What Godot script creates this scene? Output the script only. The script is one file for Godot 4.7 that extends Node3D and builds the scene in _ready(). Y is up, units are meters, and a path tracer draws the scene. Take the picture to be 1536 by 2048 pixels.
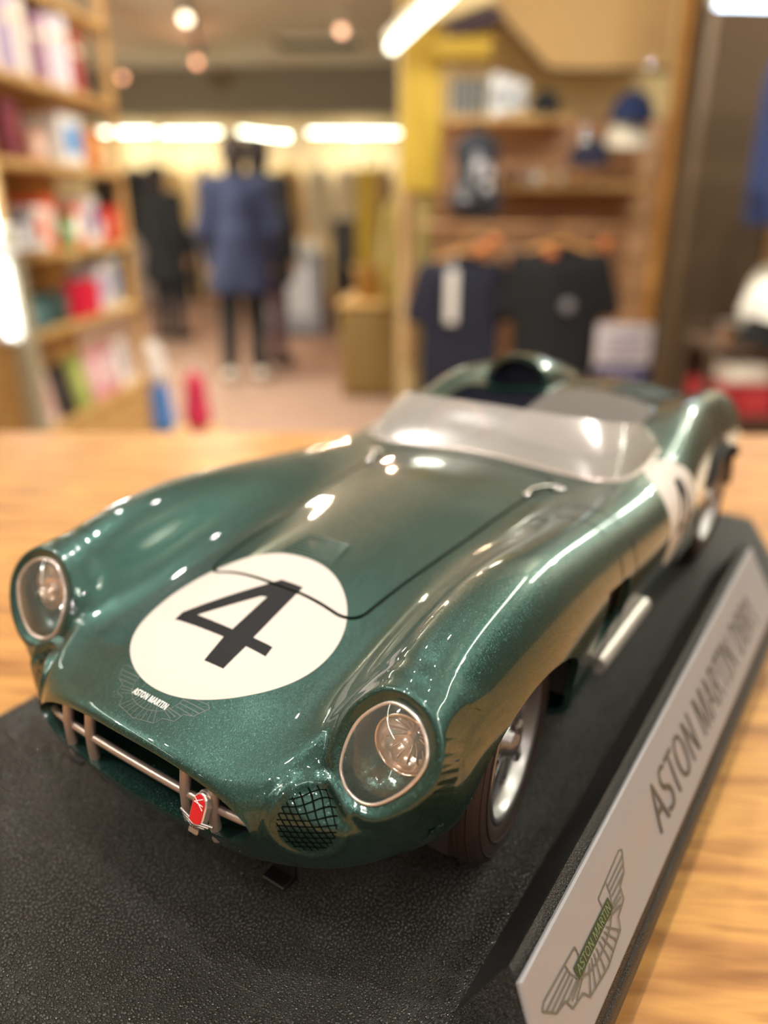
extends Node3D
# A model racing car on its display plinth on a shop counter. The room is built in metres; the car and plinth are drawn in millimetres and scaled on commit.

const MM := 0.001
const EYE := Vector3(75.65, 93.74, 88.0)      # camera in the car's own millimetres
const EYE_Y := 1.253                          # camera height in the room
const TURN := -0.519                          # the car's heading in the room
const COUNTER_Y := 1.1503

var cam_at := Vector3(0, EYE_Y, 0)
var M := {}
var rng := RandomNumberGenerator.new()

# ------------------------------------------------------------------ naming
var taken := {}
func numbered(called: String) -> String:
	if not taken.has(called):
		taken[called] = 0
		return called
	taken[called] += 1
	return "%s_%03d" % [called, taken[called]]

func tag(o: Node, label := "", category := "", group := "", kind := "") -> Node:
	if label != "": o.set_meta("label", label)
	if category != "": o.set_meta("category", category)
	if group != "": o.set_meta("group", group)
	if kind != "": o.set_meta("kind", kind)
	return o

func thing(called: String, label: String, category: String, at := Vector3.ZERO, turn := 0.0, group := "") -> Node3D:
	var o := Node3D.new()
	o.name = numbered(called)
	add_child(o)
	o.position = at
	o.rotation.y = turn
	tag(o, label, category, group)
	return o

func hang(called: String, mesh: Mesh, mat: Material, parent: Node, at := Vector3.ZERO, turn := Vector3.ZERO) -> MeshInstance3D:
	var o := MeshInstance3D.new()
	o.mesh = mesh
	o.material_override = mat
	if parent == self:
		o.name = numbered(called)
		add_child(o)
	else:
		var n := called
		var k := 0
		while parent.has_node(NodePath(n)):
			k += 1
			n = "%s_%03d" % [called, k]
		o.name = n
		parent.add_child(o)
	o.position = at
	o.rotation = turn
	o.cast_shadow = GeometryInstance3D.SHADOW_CASTING_SETTING_ON
	return o

func struct(called: String, mesh: Mesh, mat: Material, at := Vector3.ZERO, label := "") -> MeshInstance3D:
	var o := hang(called, mesh, mat, self, at)
	tag(o, label, "", "", "structure")
	return o

# ------------------------------------------------------------------ materials
func mat(c: Color, rough := 0.7, metal := 0.0, spec := 0.5) -> StandardMaterial3D:
	var m := StandardMaterial3D.new()
	m.albedo_color = c
	m.roughness = rough
	m.metallic = metal
	m.metallic_specular = spec
	return m

func hexm(h: String, rough := 0.7, metal := 0.0) -> StandardMaterial3D:
	return mat(Color(h), rough, metal)

func noise_tex(seed_: int, freq: float, size: int, ramp: Array = [], as_normal := false, bump := 4.0, kind := FastNoiseLite.TYPE_SIMPLEX_SMOOTH, oct := 3) -> NoiseTexture2D:
	var n := FastNoiseLite.new()
	n.seed = seed_
	n.noise_type = kind
	n.frequency = freq
	n.fractal_octaves = oct
	var t := NoiseTexture2D.new()
	t.width = size
	t.height = size
	t.seamless = true
	t.noise = n
	t.as_normal_map = as_normal
	t.bump_strength = bump
	if ramp.size():
		var g := Gradient.new()
		var offs := PackedFloat32Array()
		var cols := PackedColorArray()
		for i in ramp.size():
			offs.append(ramp[i][0])
			cols.append(Color(ramp[i][1]))
		g.offsets = offs
		g.colors = cols
		t.color_ramp = g
	return t

func flakes(seed_: int, size: int, count: int, lo: int, hi: int, tilt: float) -> ImageTexture:     # a normal map of many small facets, each tipped its own way
	var r := RandomNumberGenerator.new()
	r.seed = seed_
	var im := Image.create(size, size, false, Image.FORMAT_RGB8)
	im.fill(Color(0.5, 0.5, 1.0))
	for i in count:
		var a := r.randf() * TAU
		var t := tilt * pow(r.randf(), 1.6)
		im.fill_rect(Rect2i(r.randi_range(0, size - 1), r.randi_range(0, size - 1), r.randi_range(lo, hi), r.randi_range(lo, hi)), Color(0.5 + 0.5 * cos(a) * sin(t), 0.5 + 0.5 * sin(a) * sin(t), 0.5 + 0.5 * cos(t)))
	return ImageTexture.create_from_image(im)

func grain(seed_: int, freq: float, size: int, scale: float) -> ImageTexture:     # a normal map of fine rounded pimples
	var n := FastNoiseLite.new()
	n.seed = seed_
	n.noise_type = FastNoiseLite.TYPE_SIMPLEX_SMOOTH
	n.frequency = freq
	n.fractal_type = FastNoiseLite.FRACTAL_NONE
	var im := n.get_seamless_image(size, size)
	im.convert(Image.FORMAT_RGBA8)
	im.bump_map_to_normal_map(scale)
	return ImageTexture.create_from_image(im)

func glow(c: Color, e: float) -> StandardMaterial3D:
	var m := mat(c, 0.5)
	m.emission_enabled = true
	m.emission = c
	m.emission_energy_multiplier = e
	return m

func pane(c: Color, a: float, rough := 0.03) -> StandardMaterial3D:
	var m := mat(Color(c.r, c.g, c.b, a), rough)
	m.transparency = BaseMaterial3D.TRANSPARENCY_ALPHA
	return m

func wood(seed_: int, ramp: Array, scale: Vector3, rough := 0.55) -> StandardMaterial3D:
	var m := mat(Color.WHITE, rough)
	m.albedo_texture = noise_tex(seed_, 0.012, 512, ramp, false, 4.0, FastNoiseLite.TYPE_SIMPLEX_SMOOTH, 5)
	m.uv1_triplanar = true
	m.uv1_scale = scale
	return m

func make_materials() -> void:
	var p := mat(Color("294a46"), 0.36, 0.75)
	p.clearcoat_enabled = true
	p.clearcoat = 1.0
	p.clearcoat_roughness = 0.02
	p.normal_enabled = true
	p.normal_texture = flakes(3, 512, 26000, 2, 5, 0.68)
	p.normal_scale = 1.0
	p.uv1_triplanar = true
	p.uv1_scale = Vector3.ONE * 85.0
	M.paint = p
	M.seam = hexm("0b1513", 0.5)
	M.black = hexm("0c0c0d", 0.5)
	M.liner = hexm("171312", 0.8)
	M.radiator = hexm("3a2a22", 0.8)
	M.roundel_edge = hexm("e9e2da", 0.4)
	M.bar = mat(Color("b4a6a0"), 0.36, 0.7)
	M.chrome = mat(Color("dcdcdf"), 0.12, 1.0)
	M.trim = mat(Color("e6d8d2"), 0.24, 0.7)
	M.reflector = mat(Color("dfcdbd"), 0.16, 0.95)
	M.bowl = mat(Color("27342f"), 0.45, 0.5)
	M.glass = pane(Color("f3f3f0"), 0.05)
	M.lens = pane(Color("ffe9d8"), 0.10)
	M.red = hexm("c01a28", 0.25)
	M.ink = hexm("15181a", 0.5)
	M.screen = pane(Color("bdb8b4"), 0.38, 0.2)
	M.tonneau = hexm("5a5553", 0.8)
	M.cockpit = hexm("23253a", 0.7)
	M.seat = hexm("2a2c48", 0.6)
	M.rim_wood = hexm("a0584a", 0.4)
	M.tyre = hexm("281813", 0.75)
	M.tyre_line = hexm("2c1d18", 0.75)
	M.alloy = mat(Color("a4a1a2"), 0.36, 0.85)
	M.pipe = mat(Color("cfc8c4"), 0.42, 0.6)
	M.decal_line = hexm("5f6866", 0.4, 0.4)
	M.decal_white = hexm("e6e8e6", 0.4)
	M.wire = mat(Color("0a0f0e"), 0.9, 0.0, 0.1)
	M.pimple = mat(Color("1d1b1a"), 0.13, 0.0, 1.0)
	var pl := mat(Color("0f0e0e"), 0.42, 0.0, 0.6)
	pl.normal_enabled = true
	pl.normal_texture = grain(11, 0.15, 512, 9.0)
	pl.normal_scale = 1.0
	pl.uv1_triplanar = true
	pl.uv1_scale = Vector3.ONE * 60.0
	M.plinth = pl
	M.plinth_edge = mat(Color("161517"), 0.35)
	var lab := mat(Color("a3a2a8"), 0.42, 0.5)
	lab.normal_enabled = true
	lab.normal_texture = noise_tex(17, 0.3, 256, [], true, 1.5)
	lab.normal_scale = 0.25
	lab.uv1_triplanar = true
	lab.uv1_scale = Vector3.ONE * 150.0
	M.label = lab
	M.label_ink = hexm("4c453c", 0.5)
	M.label_line = hexm("5c5a50", 0.5)
	M.label_light = hexm("6f755a", 0.5)
	M.plinth_wedge = mat(Color("171618"), 0.32)
	M.label_green = hexm("2e3a20", 0.6)
	M.counter = wood(21, [[0.0, "784a20"], [0.35, "ae7a42"], [0.55, "c6924f"], [0.75, "9f6c38"], [1.0, "d2a262"]], Vector3(2.4, 4.0, 17.0), 0.38)
	M.shelf_wood = wood(23, [[0.0, "9a7040"], [0.5, "c29a5e"], [1.0, "d4b478"]], Vector3(2.0, 6.0, 1.0))
	M.bay_wood = wood(25, [[0.0, "7c5436"], [0.5, "a67a54"], [1.0, "bb9470"]], Vector3(0.6, 5.0, 2.0))
	M.orange_wood = wood(27, [[0.0, "a0662c"], [0.5, "c48c44"], [1.0, "d6a45e"]], Vector3(6.0, 0.7, 6.0))
	M.cream = hexm("d2bb8c", 0.8)
	M.tan = hexm("b4935f", 0.8)
	M.yellow = hexm("a5861e", 0.7)
	M.dark_panel = hexm("38260f", 0.9)
	M.wall = hexm("d8bd92", 0.9)
	M.wall_grey = hexm("8d8477", 0.9)
	M.ceiling = hexm("dcd8c6", 0.9)
	var carpet := mat(Color.WHITE, 0.95)
	carpet.albedo_texture = noise_tex(31, 0.05, 256, [[0.0, "86675a"], [0.5, "9f8070"], [1.0, "b09282"]])
	carpet.uv1_triplanar = true
	carpet.uv1_scale = Vector3.ONE * 2.0
	M.carpet = carpet

func cloth(h: String) -> StandardMaterial3D:
	var m := hexm(h, 0.9)
	m.rim_enabled = true
	m.rim = 0.3
	return m

# ------------------------------------------------------------------ small mesh kit: MB gathers triangles, done() makes one mesh
class MB:
	var st := SurfaceTool.new()
	var k := 1.0
	func _init(scale := 1.0) -> void:
		k = scale
		st.begin(Mesh.PRIMITIVE_TRIANGLES)
	func tri(a: Vector3, b: Vector3, c: Vector3, g := -1) -> void:
		if a.is_equal_approx(b) or b.is_equal_approx(c) or a.is_equal_approx(c):
			return
		st.set_smooth_group(g)
		st.set_uv(Vector2(a.x, a.z)); st.add_vertex(a * k)
		st.set_smooth_group(g)
		st.set_uv(Vector2(b.x, b.z)); st.add_vertex(b * k)
		st.set_smooth_group(g)
		st.set_uv(Vector2(c.x, c.z)); st.add_vertex(c * k)
	func quad(a: Vector3, b: Vector3, c: Vector3, d: Vector3, g := -1) -> void:   # clockwise seen from outside
		tri(a, b, c, g)
		tri(a, c, d, g)
	func box(c: Vector3, s: Vector3, bev := 0.0, basis := Basis.IDENTITY) -> void:   # chamfered box
		var h := s * 0.5
		bev = minf(bev, minf(h.x, minf(h.y, h.z)) * 0.8)
		var f := func(x: float, y: float, z: float, ax: int) -> Vector3:
			var v := Vector3(x * h.x, y * h.y, z * h.z)
			for i in 3:
				if i != ax: v[i] -= signf(v[i]) * bev
			return c + basis * v
		for ax in 3:
			for sg in [-1.0, 1.0]:
				var u := (ax + 1) % 3
				var w := (ax + 2) % 3
				var q := []
				for cr in [[-1, -1], [-1, 1], [1, 1], [1, -1]]:
					var e := Vector3.ZERO
					e[ax] = sg
					e[u] = cr[0]
					e[w] = cr[1]
					q.append(f.call(e.x, e.y, e.z, ax))
				if sg > 0: quad(q[0], q[1], q[2], q[3])
				else: quad(q[3], q[2], q[1], q[0])
		if bev <= 0.0: return
		for ax in 3:     # twelve edges, each between two faces u and w
			var u := (ax + 1) % 3
			var w := (ax + 2) % 3
			for su in [-1.0, 1.0]:
				for sw in [-1.0, 1.0]:
					var lo := Vector3.ZERO
					lo[u] = su
					lo[w] = sw
					var hi := lo
					lo[ax] = -1
					hi[ax] = 1
					var a: Vector3 = f.call(lo.x, lo.y, lo.z, u)
					var b: Vector3 = f.call(hi.x, hi.y, hi.z, u)
					var cc: Vector3 = f.call(hi.x, hi.y, hi.z, w)
					var d: Vector3 = f.call(lo.x, lo.y, lo.z, w)
					if su * sw > 0: quad(a, b, cc, d)
					else: quad(d, cc, b, a)
		for sx in [-1.0, 1.0]:
			for sy in [-1.0, 1.0]:
				for sz in [-1.0, 1.0]:
					var a: Vector3 = f.call(sx, sy, sz, 0)
					var b: Vector3 = f.call(sx, sy, sz, 1)
					var d: Vector3 = f.call(sx, sy, sz, 2)
					if sx * sy * sz > 0: tri(a, d, b)
					else: tri(a, b, d)
	func rings(rs: Array, g := 1, close := true, cap0 := false, cap1 := false) -> void:   # lofts rings of equal count; outside is on the left hand of ring order seen along the loft
		for i in rs.size() - 1:
			var a: PackedVector3Array = rs[i]
			var b: PackedVector3Array = rs[i + 1]
			var n := a.size()
			for j in (n if close else n - 1):
				var j2 := (j + 1) % n
				quad(a[j2], b[j2], b[j], a[j], g)
		if cap0: fan(rs[0], true)
		if cap1: fan(rs[-1], false)
	func fan(r: PackedVector3Array, flip: bool) -> void:
		var c := Vector3.ZERO
		for p in r: c += p
		c /= r.size()
		for j in r.size():
			var a := r[j]
			var b := r[(j + 1) % r.size()]
			if flip: tri(c, b, a)
			else: tri(c, a, b)
	func lathe(prof: Array, at := Vector3.ZERO, basis := Basis.IDENTITY, n := 32, g := 1) -> void:   # prof: Vector2(radius, height along local y)
		var rs := []
		for q in prof:
			var r := PackedVector3Array()
			for j in n:
				var t := TAU * j / n
				r.append(at + basis * Vector3(cos(t) * q.x, q.y, sin(t) * q.x))
			rs.append(r)
		for i in rs.size() - 1:
			var sharp: bool = absf(prof[i].x - prof[i + 1].x) < 1e-6 or absf(prof[i].y - prof[i + 1].y) < 1e-6
			rings([rs[i], rs[i + 1]], g + (i + 1 if sharp else 0))
	func tube(pts: Array, rad: float, n := 8, closed := false, g := 1, caps := true) -> void:
		var rs := []
		var m := pts.size()
		var up := Vector3(0.13, 0.97, 0.2)
		var last := Vector3.ZERO
		for i in m:
			var d: Vector3
			if closed: d = pts[(i + 1) % m] - pts[(i - 1 + m) % m]
			else: d = pts[mini(i + 1, m - 1)] - pts[maxi(i - 1, 0)]
			d = d.normalized()
			var s: Vector3 = last
			if i == 0: s = d.cross(up if absf(d.dot(up)) < 0.95 else Vector3.RIGHT)
			s = (s - d * s.dot(d)).normalized()
			last = s
			var t := s.cross(d)
			var r := PackedVector3Array()
			for j in n:
				var a := TAU * j / n
				r.append(pts[i] + (s * cos(a) + t * sin(a)) * rad)
			rs.append(r)
		if closed: rs.append(rs[0])
		rings(rs, g, true, caps and not closed, caps and not closed)
	func ball(c: Vector3, r: Vector3, n := 16, m := 10, basis := Basis.IDENTITY, from := 0.0, to := 1.0) -> void:
		var rs := []
		for i in m + 1:
			var f := PI * lerpf(from, to, float(i) / m)
			var ring := PackedVector3Array()
			for j in n:
				var t := TAU * j / n
				ring.append(c + basis * Vector3(sin(f) * cos(t) * r.x, -cos(f) * r.y, sin(f) * sin(t) * r.z))
			rs.append(ring)
		rings(rs, 1)
	func done() -> ArrayMesh:
		st.generate_normals()
		st.index()
		return st.commit()

func bx(c: Vector3, s: Vector3, bev := 0.0) -> ArrayMesh:
	var b := MB.new()
	b.box(c, s, bev)
	return b.done()

# ------------------------------------------------------------------ smooth bodies: bones joined by a smooth minimum, meshed as surface nets
func blob(bones: Array, cell: float, k := 0.03, squash := Vector3.ONE, hem := -1e9) -> ArrayMesh:
	var lo := Vector3.INF
	var hi := -Vector3.INF
	for b in bones:
		for e in 2:
			var r: float = b[2 + e] + cell * 2 + k
			lo = lo.min(b[e] - Vector3.ONE * r)
			hi = hi.max(b[e] + Vector3.ONE * r)
	var n := Vector3i(((hi - lo) / cell).ceil()) + Vector3i.ONE
	var f := PackedFloat32Array()
	f.resize(n.x * n.y * n.z)
	f.fill(1.0)
	for b in bones:
		var a: Vector3 = b[0]
		var ab: Vector3 = b[1] - a
		var l2 := maxf(ab.length_squared(), 1e-9)
		var ra: float = b[2]
		var rb: float = b[3]
		var pad := maxf(ra, rb) + cell * 2 + k
		var i0 := Vector3i(((a.min(b[1]) - Vector3.ONE * pad - lo) / cell).floor()).clamp(Vector3i.ZERO, n - Vector3i.ONE)
		var i1 := Vector3i(((a.max(b[1]) + Vector3.ONE * pad - lo) / cell).ceil()).clamp(Vector3i.ZERO, n - Vector3i.ONE)
		for z in range(i0.z, i1.z + 1):
			for y in range(i0.y, i1.y + 1):
				for x in range(i0.x, i1.x + 1):
					var p := lo + Vector3(x, y, z) * cell
					var t := clampf((p - a).dot(ab) / l2, 0, 1)
					var d := (p - a - ab * t).length() - lerpf(ra, rb, t)
					var at := (z * n.y + y) * n.x + x
					var o := f[at]
					var h := maxf(k - absf(o - d), 0.0) / k
					f[at] = minf(o, d) - h * h * k * 0.25
	var vid := {}
	var verts := PackedVector3Array()
	var norms := PackedVector3Array()
	var idx := PackedInt32Array()
	var st := [1, n.x, n.x * n.y]
	for z in n.z - 1:
		for y in n.y - 1:
			for x in n.x - 1:
				var at := (z * n.y + y) * n.x + x
				var s := 0
				for c in 8:
					if f[at + (c & 1) + (c >> 1 & 1) * st[1] + (c >> 2) * st[2]] < 0: s += 1
				if s == 0 or s == 8: continue
				var sum := Vector3.ZERO
				var cnt := 0
				for c in 8:
					for ax in 3:
						if c >> ax & 1: continue
						var c2 := c | (1 << ax)
						var f1 := f[at + (c & 1) + (c >> 1 & 1) * st[1] + (c >> 2) * st[2]]
						var f2 := f[at + (c2 & 1) + (c2 >> 1 & 1) * st[1] + (c2 >> 2) * st[2]]
						if (f1 < 0) == (f2 < 0): continue
						var t := f1 / (f1 - f2)
						var q := Vector3(c & 1, c >> 1 & 1, c >> 2)
						q[ax] += t
						sum += q
						cnt += 1
				vid[at] = verts.size()
				var vp := (lo + (Vector3(x, y, z) + sum / cnt) * cell) * squash
				vp.y = maxf(vp.y, hem)                  # a straight hem
				verts.append(vp)
				var g := Vector3(f[at + 1] - f[at], f[at + st[1]] - f[at], f[at + st[2]] - f[at]) + Vector3(f[at + 1 + st[1] + st[2]] - f[at + st[1] + st[2]], f[at + 1 + st[1] + st[2]] - f[at + 1 + st[2]], f[at + 1 + st[1] + st[2]] - f[at + 1 + st[1]])
				norms.append((g / squash).normalized())
	for at in vid:
		for ax in 3:
			var u: int = st[(ax + 1) % 3]
			var w: int = st[(ax + 2) % 3]
			var f1 := f[at]
			var f2 := f[at + st[ax]]
			if (f1 < 0) == (f2 < 0): continue
			if not (vid.has(at - u) and vid.has(at - w) and vid.has(at - u - w)): continue
			var q := [vid[at], vid[at - u], vid[at - u - w], vid[at - w]]
			if f1 < 0: q.reverse()
			idx.append_array([q[0], q[1], q[2], q[0], q[2], q[3]])
	var arr := []
	arr.resize(Mesh.ARRAY_MAX)
	arr[Mesh.ARRAY_VERTEX] = verts
	arr[Mesh.ARRAY_NORMAL] = norms
	arr[Mesh.ARRAY_INDEX] = idx
	var m := ArrayMesh.new()
	m.add_surface_from_arrays(Mesh.PRIMITIVE_TRIANGLES, arr)
	return m

# ------------------------------------------------------------------ the car's body: one smooth surface from a net of points, then cut into panels
const KU := 15
const KV := 11
const SU := 30
const SV := 16
const NU := (KU - 1) * SU + 1
const NV := (KV - 1) * 2 * SV + 1
var GP := PackedVector3Array()
var GN := PackedVector3Array()

# rows of points over half of the body, from the lip of the mouth to the tail: each row runs from the centre line over the wing and flank to the underside
func net_rows() -> Array:
	var V := func(x: float, y: float, z: float) -> Vector3: return Vector3(x, y, z)
	return [
		[V.call(0, 28.3, 39.7), V.call(8, 28, 39.5), V.call(14.5, 26.8, 39.1), V.call(19, 25.2, 38.8), V.call(21.6, 23.2, 38.6), V.call(21.5, 21.6, 38.5), V.call(19.3, 20, 38.6), V.call(15, 19.1, 38.9), V.call(9, 18.6, 39.2), V.call(4, 18.4, 39.3), V.call(0, 18.3, 39.4)],
		[V.call(0, 29.5, 38.6), V.call(8, 29.2, 38.4), V.call(15.2, 28, 38), V.call(20.6, 26.3, 37.6), V.call(23.8, 23.4, 37.1), V.call(23.6, 20.4, 37.1), V.call(20.6, 18, 37.5), V.call(15.5, 16.9, 38), V.call(9, 16.3, 38.5), V.call(4, 16, 38.7), V.call(0, 15.9, 38.8)],
		[V.call(0, 30.7, 34.9), V.call(9, 30.3, 34.6), V.call(18, 28.9, 34.1), V.call(25.3, 28.8, 33.4), V.call(31.5, 26.6, 32.9), V.call(34.8, 22, 31.6), V.call(32.5, 16.7, 31), V.call(23, 14.2, 34), V.call(13, 13.6, 35), V.call(6, 13.3, 35.3), V.call(0, 13.2, 35.4)],
		[V.call(0, 33.3, 28), V.call(10, 32.8, 28), V.call(19.5, 31, 28.3), V.call(27.6, 32.2, 28.8), V.call(35.2, 35.2, 27.3), V.call(41.3, 33.3, 27.2), V.call(41.5, 24.5, 23.8), V.call(36.5, 16.5, 25), V.call(20, 13, 28), V.call(9, 12.6, 28), V.call(0, 12.5, 28)],
		[V.call(0, 35.8, 17.5), V.call(10, 35.2, 17.5), V.call(20.5, 32.8, 18), V.call(27.5, 37.8, 19), V.call(34, 42.3, 19.5), V.call(41.2, 38.2, 18.5), V.call(43.2, 28.5, 16), V.call(40, 17.5, 15), V.call(36, 12, 15), V.call(18, 11, 16), V.call(0, 11, 16)],
		[V.call(0, 39.2, 0), V.call(10, 38.5, 0), V.call(20.5, 36.4, 0), V.call(27.5, 41.8, 0), V.call(34, 45.4, 0), V.call(41.3, 41.2, 0), V.call(44.2, 31, 0), V.call(42, 19, 0), V.call(38, 12, 0), V.call(18, 10.5, 0), V.call(0, 10.5, 0)],
		[V.call(0, 41, -20), V.call(10, 40.3, -20), V.call(20, 38.3, -20), V.call(27.5, 41.5, -20), V.call(34, 44, -20), V.call(41, 40.3, -20), V.call(43.8, 31, -20), V.call(41.5, 19, -20), V.call(38.5, 12, -20), V.call(18, 10.5, -20), V.call(0, 10.5, -20)],
		[V.call(0, 42, -40), V.call(10, 41.5, -40), V.call(20, 40, -40), V.call(28, 41, -40), V.call(34.5, 41.8, -40), V.call(41, 38.3, -40), V.call(43.3, 30, -40), V.call(41, 19, -40), V.call(37.8, 12.5, -40), V.call(18, 10.5, -40), V.call(0, 10.5, -40)],
		[V.call(0, 41.8, -62), V.call(10, 41.5, -62), V.call(20, 40.9, -62), V.call(28, 40.6, -62), V.call(35, 40.4, -62), V.call(41.5, 36.5, -62), V.call(43.5, 28.5, -62), V.call(41, 18.5, -62), V.call(37.8, 12.5, -62), V.call(18, 10.5, -62), V.call(0, 10.5, -62)],
		[V.call(0, 44.5, -85), V.call(10, 44.5, -85), V.call(20, 44, -85), V.call(28, 43, -85), V.call(35, 42, -85), V.call(40.8, 37.5, -85), V.call(43, 29, -85), V.call(41, 18.5, -85), V.call(38, 12.5, -85), V.call(18, 10.5, -85), V.call(0, 10.5, -85)],
		[V.call(0, 47, -107), V.call(10, 47, -107), V.call(20, 46.4, -107), V.call(27, 45.5, -107), V.call(33, 46.4, -107), V.call(38.6, 41.5, -107), V.call(41.5, 30, -107), V.call(40.5, 18.5, -107), V.call(38, 12.5, -107), V.call(18, 10.5, -107), V.call(0, 10.5, -107)],
		[V.call(0, 46.5, -127), V.call(10, 45.8, -127), V.call(20, 43.8, -127), V.call(26, 44.3, -127), V.call(31.8, 46.3, -127), V.call(37, 42, -127), V.call(40.2, 31, -127), V.call(39.5, 18.5, -127), V.call(37, 12.5, -127), V.call(18, 11, -127), V.call(0, 11, -127)],
		[V.call(0, 44, -150), V.call(10, 43, -150), V.call(20, 41, -150), V.call(26, 41.5, -150), V.call(30.5, 43.5, -150), V.call(36, 38.5, -150), V.call(38.5, 29, -150), V.call(37, 18, -150), V.call(33, 13, -150), V.call(18, 12, -150), V.call(0, 12, -150)],
		[V.call(0, 39, -168), V.call(10, 38.5, -168), V.call(18, 37, -168), V.call(25, 37.5, -168), V.call(30.5, 38.3, -168), V.call(35.5, 34, -168), V.call(37, 26, -168), V.call(33, 18, -168), V.call(25, 14.5, -168), V.call(14, 14, -168), V.call(0, 14, -168)],
		[V.call(0, 28, -179), V.call(8, 28, -179), V.call(14, 28, -179), V.call(17, 27.5, -179), V.call(19, 27, -179), V.call(20, 25.5, -179), V.call(20, 24, -179), V.call(18, 22, -179), V.call(14, 21, -179), V.call(8, 21, -179), V.call(0, 21, -179)],
	]

func spline_line(c: Array, sub: int) -> PackedVector3Array:     # uniform cubic B-spline that starts and ends on its end points
	var n := c.size()
	var out := PackedVector3Array()
	for i in n - 1:
		var p1: Vector3 = c[i]
		var p2: Vector3 = c[i + 1]
		var p0: Vector3 = c[i - 1] if i > 0 else p1 * 2.0 - p2
		var p3: Vector3 = c[i + 2] if i + 2 < n else p2 * 2.0 - p1
		for s in sub + (1 if i == n - 2 else 0):
			var t := float(s) / sub
			var t2 := t * t
			var t3 := t2 * t
			out.append((p0 * (1 - 3 * t + 3 * t2 - t3) + p1 * (4 - 6 * t2 + 3 * t3) + p2 * (1 + 3 * t + 3 * t2 - 3 * t3) + p3 * t3) / 6.0)
	return out

func make_grid() -> void:
	var rows := net_rows()
	var goal := []
	for r in rows:
		var full := []
		for j in range(KV - 1, 0, -1): full.append(Vector3(-r[j].x, r[j].y, r[j].z))
		full.append_array(r)
		var ri := goal.size()
		if ri >= 9 and ri <= 12:                  # the far wing stands a little prouder on this casting
			for q in [[3, 1.8], [4, 2.6], [5, 1.6]]: full[KV - 1 - q[0]].y += q[1] * (0.5 if ri == 9 else 1.0)
		goal.append(full)
	var net := goal.duplicate(true)
	for round_ in 4:                                      # draw the net towards passing through the points, stopping short of ripples
		var err := []
		for i in KU:
			var e := []
			for j in 2 * KV - 1:
				var sum := Vector3.ZERO
				for di in [-1, 0, 1]:
					for dj in [-1, 0, 1]:
						var w: float = (4.0 if di == 0 else 1.0) * (4.0 if dj == 0 else 1.0) / 36.0
						sum += w * net_at(net, i + di, j + dj)
				e.append(goal[i][j] - sum)
			err.append(e)
		for i in KU:
			for j in 2 * KV - 1: net[i][j] += err[i][j]
	var along := []
	for j in 2 * KV - 1:
		var c := []
		for i in KU: c.append(net[i][j])
		along.append(spline_line(c, SU))
	GP.resize(NU * NV)
	GN.resize(NU * NV)
	for i in NU:
		var c := []
		for j in 2 * KV - 1: c.append(along[j][i])
		var l := spline_line(c, SV)
		for j in NV: GP[i * NV + j] = l[j]
	grid_normals()
	# raised rims round the lamps and ducts
	var moved := GP.duplicate()
	for i in range(0, 5 * SU):
		for j in NV:
			var at := i * NV + j
			var q := GP[at]
			q.x = absf(q.x)
			if q.x < 15 or q.y < 12: continue
			var h := 0.0
			var d := (q - DUCT_C).length()
			if d < 9.0 and GN[at].z > 0.1:
				var r := Vector2((q - DUCT_C).dot(DUCT_U), (q - DUCT_C).dot(DUCT_V)).length()
				h += 0.4 * exp(-pow((r - 4.8) / 0.7, 2)) + 0.15 * smoothstep(4.5, 0.5, r) - 0.16 * exp(-pow((r - 6.0) / 0.6, 2))
			if (q - LAMP_C).length() < 17 and GN[at].dot(Vector3(LAMP_N.x * signf(GP[at].x), LAMP_N.y, LAMP_N.z)) > 0.15:
				var e := lamp_edge(q)
				h += 0.7 * exp(-pow((e - 1.3) / 0.9, 2)) - 0.14 * exp(-pow((e - 3.2) / 0.6, 2))
				if e < 5.5:
					var nn := Vector3(LAMP_N.x * signf(GP[at].x), LAMP_N.y, LAMP_N.z)
					moved[at] = GP[at] - nn * (q - LAMP_C).dot(LAMP_N) * (1.0 - smoothstep(1.2, 5.5, e))
			if h != 0.0: moved[at] += GN[at] * h
	GP = moved
	grid_normals()

func net_at(net: Array, i: int, j: int) -> Vector3:
	if i < 0: return 2.0 * net_at(net, 0, j) - net_at(net, 1, j)
	if i >= KU: return 2.0 * net_at(net, KU - 1, j) - net_at(net, KU - 2, j)
	var m := 2 * KV - 1
	if j < 0: return 2.0 * net[i][0] - net[i][1]
	if j >= m: return 2.0 * net[i][m - 1] - net[i][m - 2]
	return net[i][j]

func grid_normals() -> void:
	for i in NU:
		var ia := maxi(i - 1, 0) * NV
		var ib := mini(i + 1, NU - 1) * NV
		for j in NV:
			var du := GP[ib + j] - GP[ia + j]
			var dv := GP[i * NV + mini(j + 1, NV - 1)] - GP[i * NV + maxi(j - 1, 0)]
			GN[i * NV + j] = dv.cross(du).normalized()

# ---- places on the body
const DUCT_C := Vector3(27.9, 24.2, 34.6)
const LAMP_C := Vector3(34.9, 33.5, 28)
var DUCT_N := Vector3(0.35, 0.1, 1.0).normalized()
var DUCT_U := Vector3(1, 0, -0.35).normalized()
var DUCT_V := Vector3(0.35, 0.1, 1.0).normalized().cross(Vector3(1, 0, -0.35).normalized())
var LAMP_N := Vector3(-0.13, 0.53, 1.0).normalized()
var LAMP_U := Vector3(0.98, 0.0, -0.2)
var LAMP_V := Vector3.UP
var lamp_line := PackedVector2Array()
var hood_line := PackedVector2Array()

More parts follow.
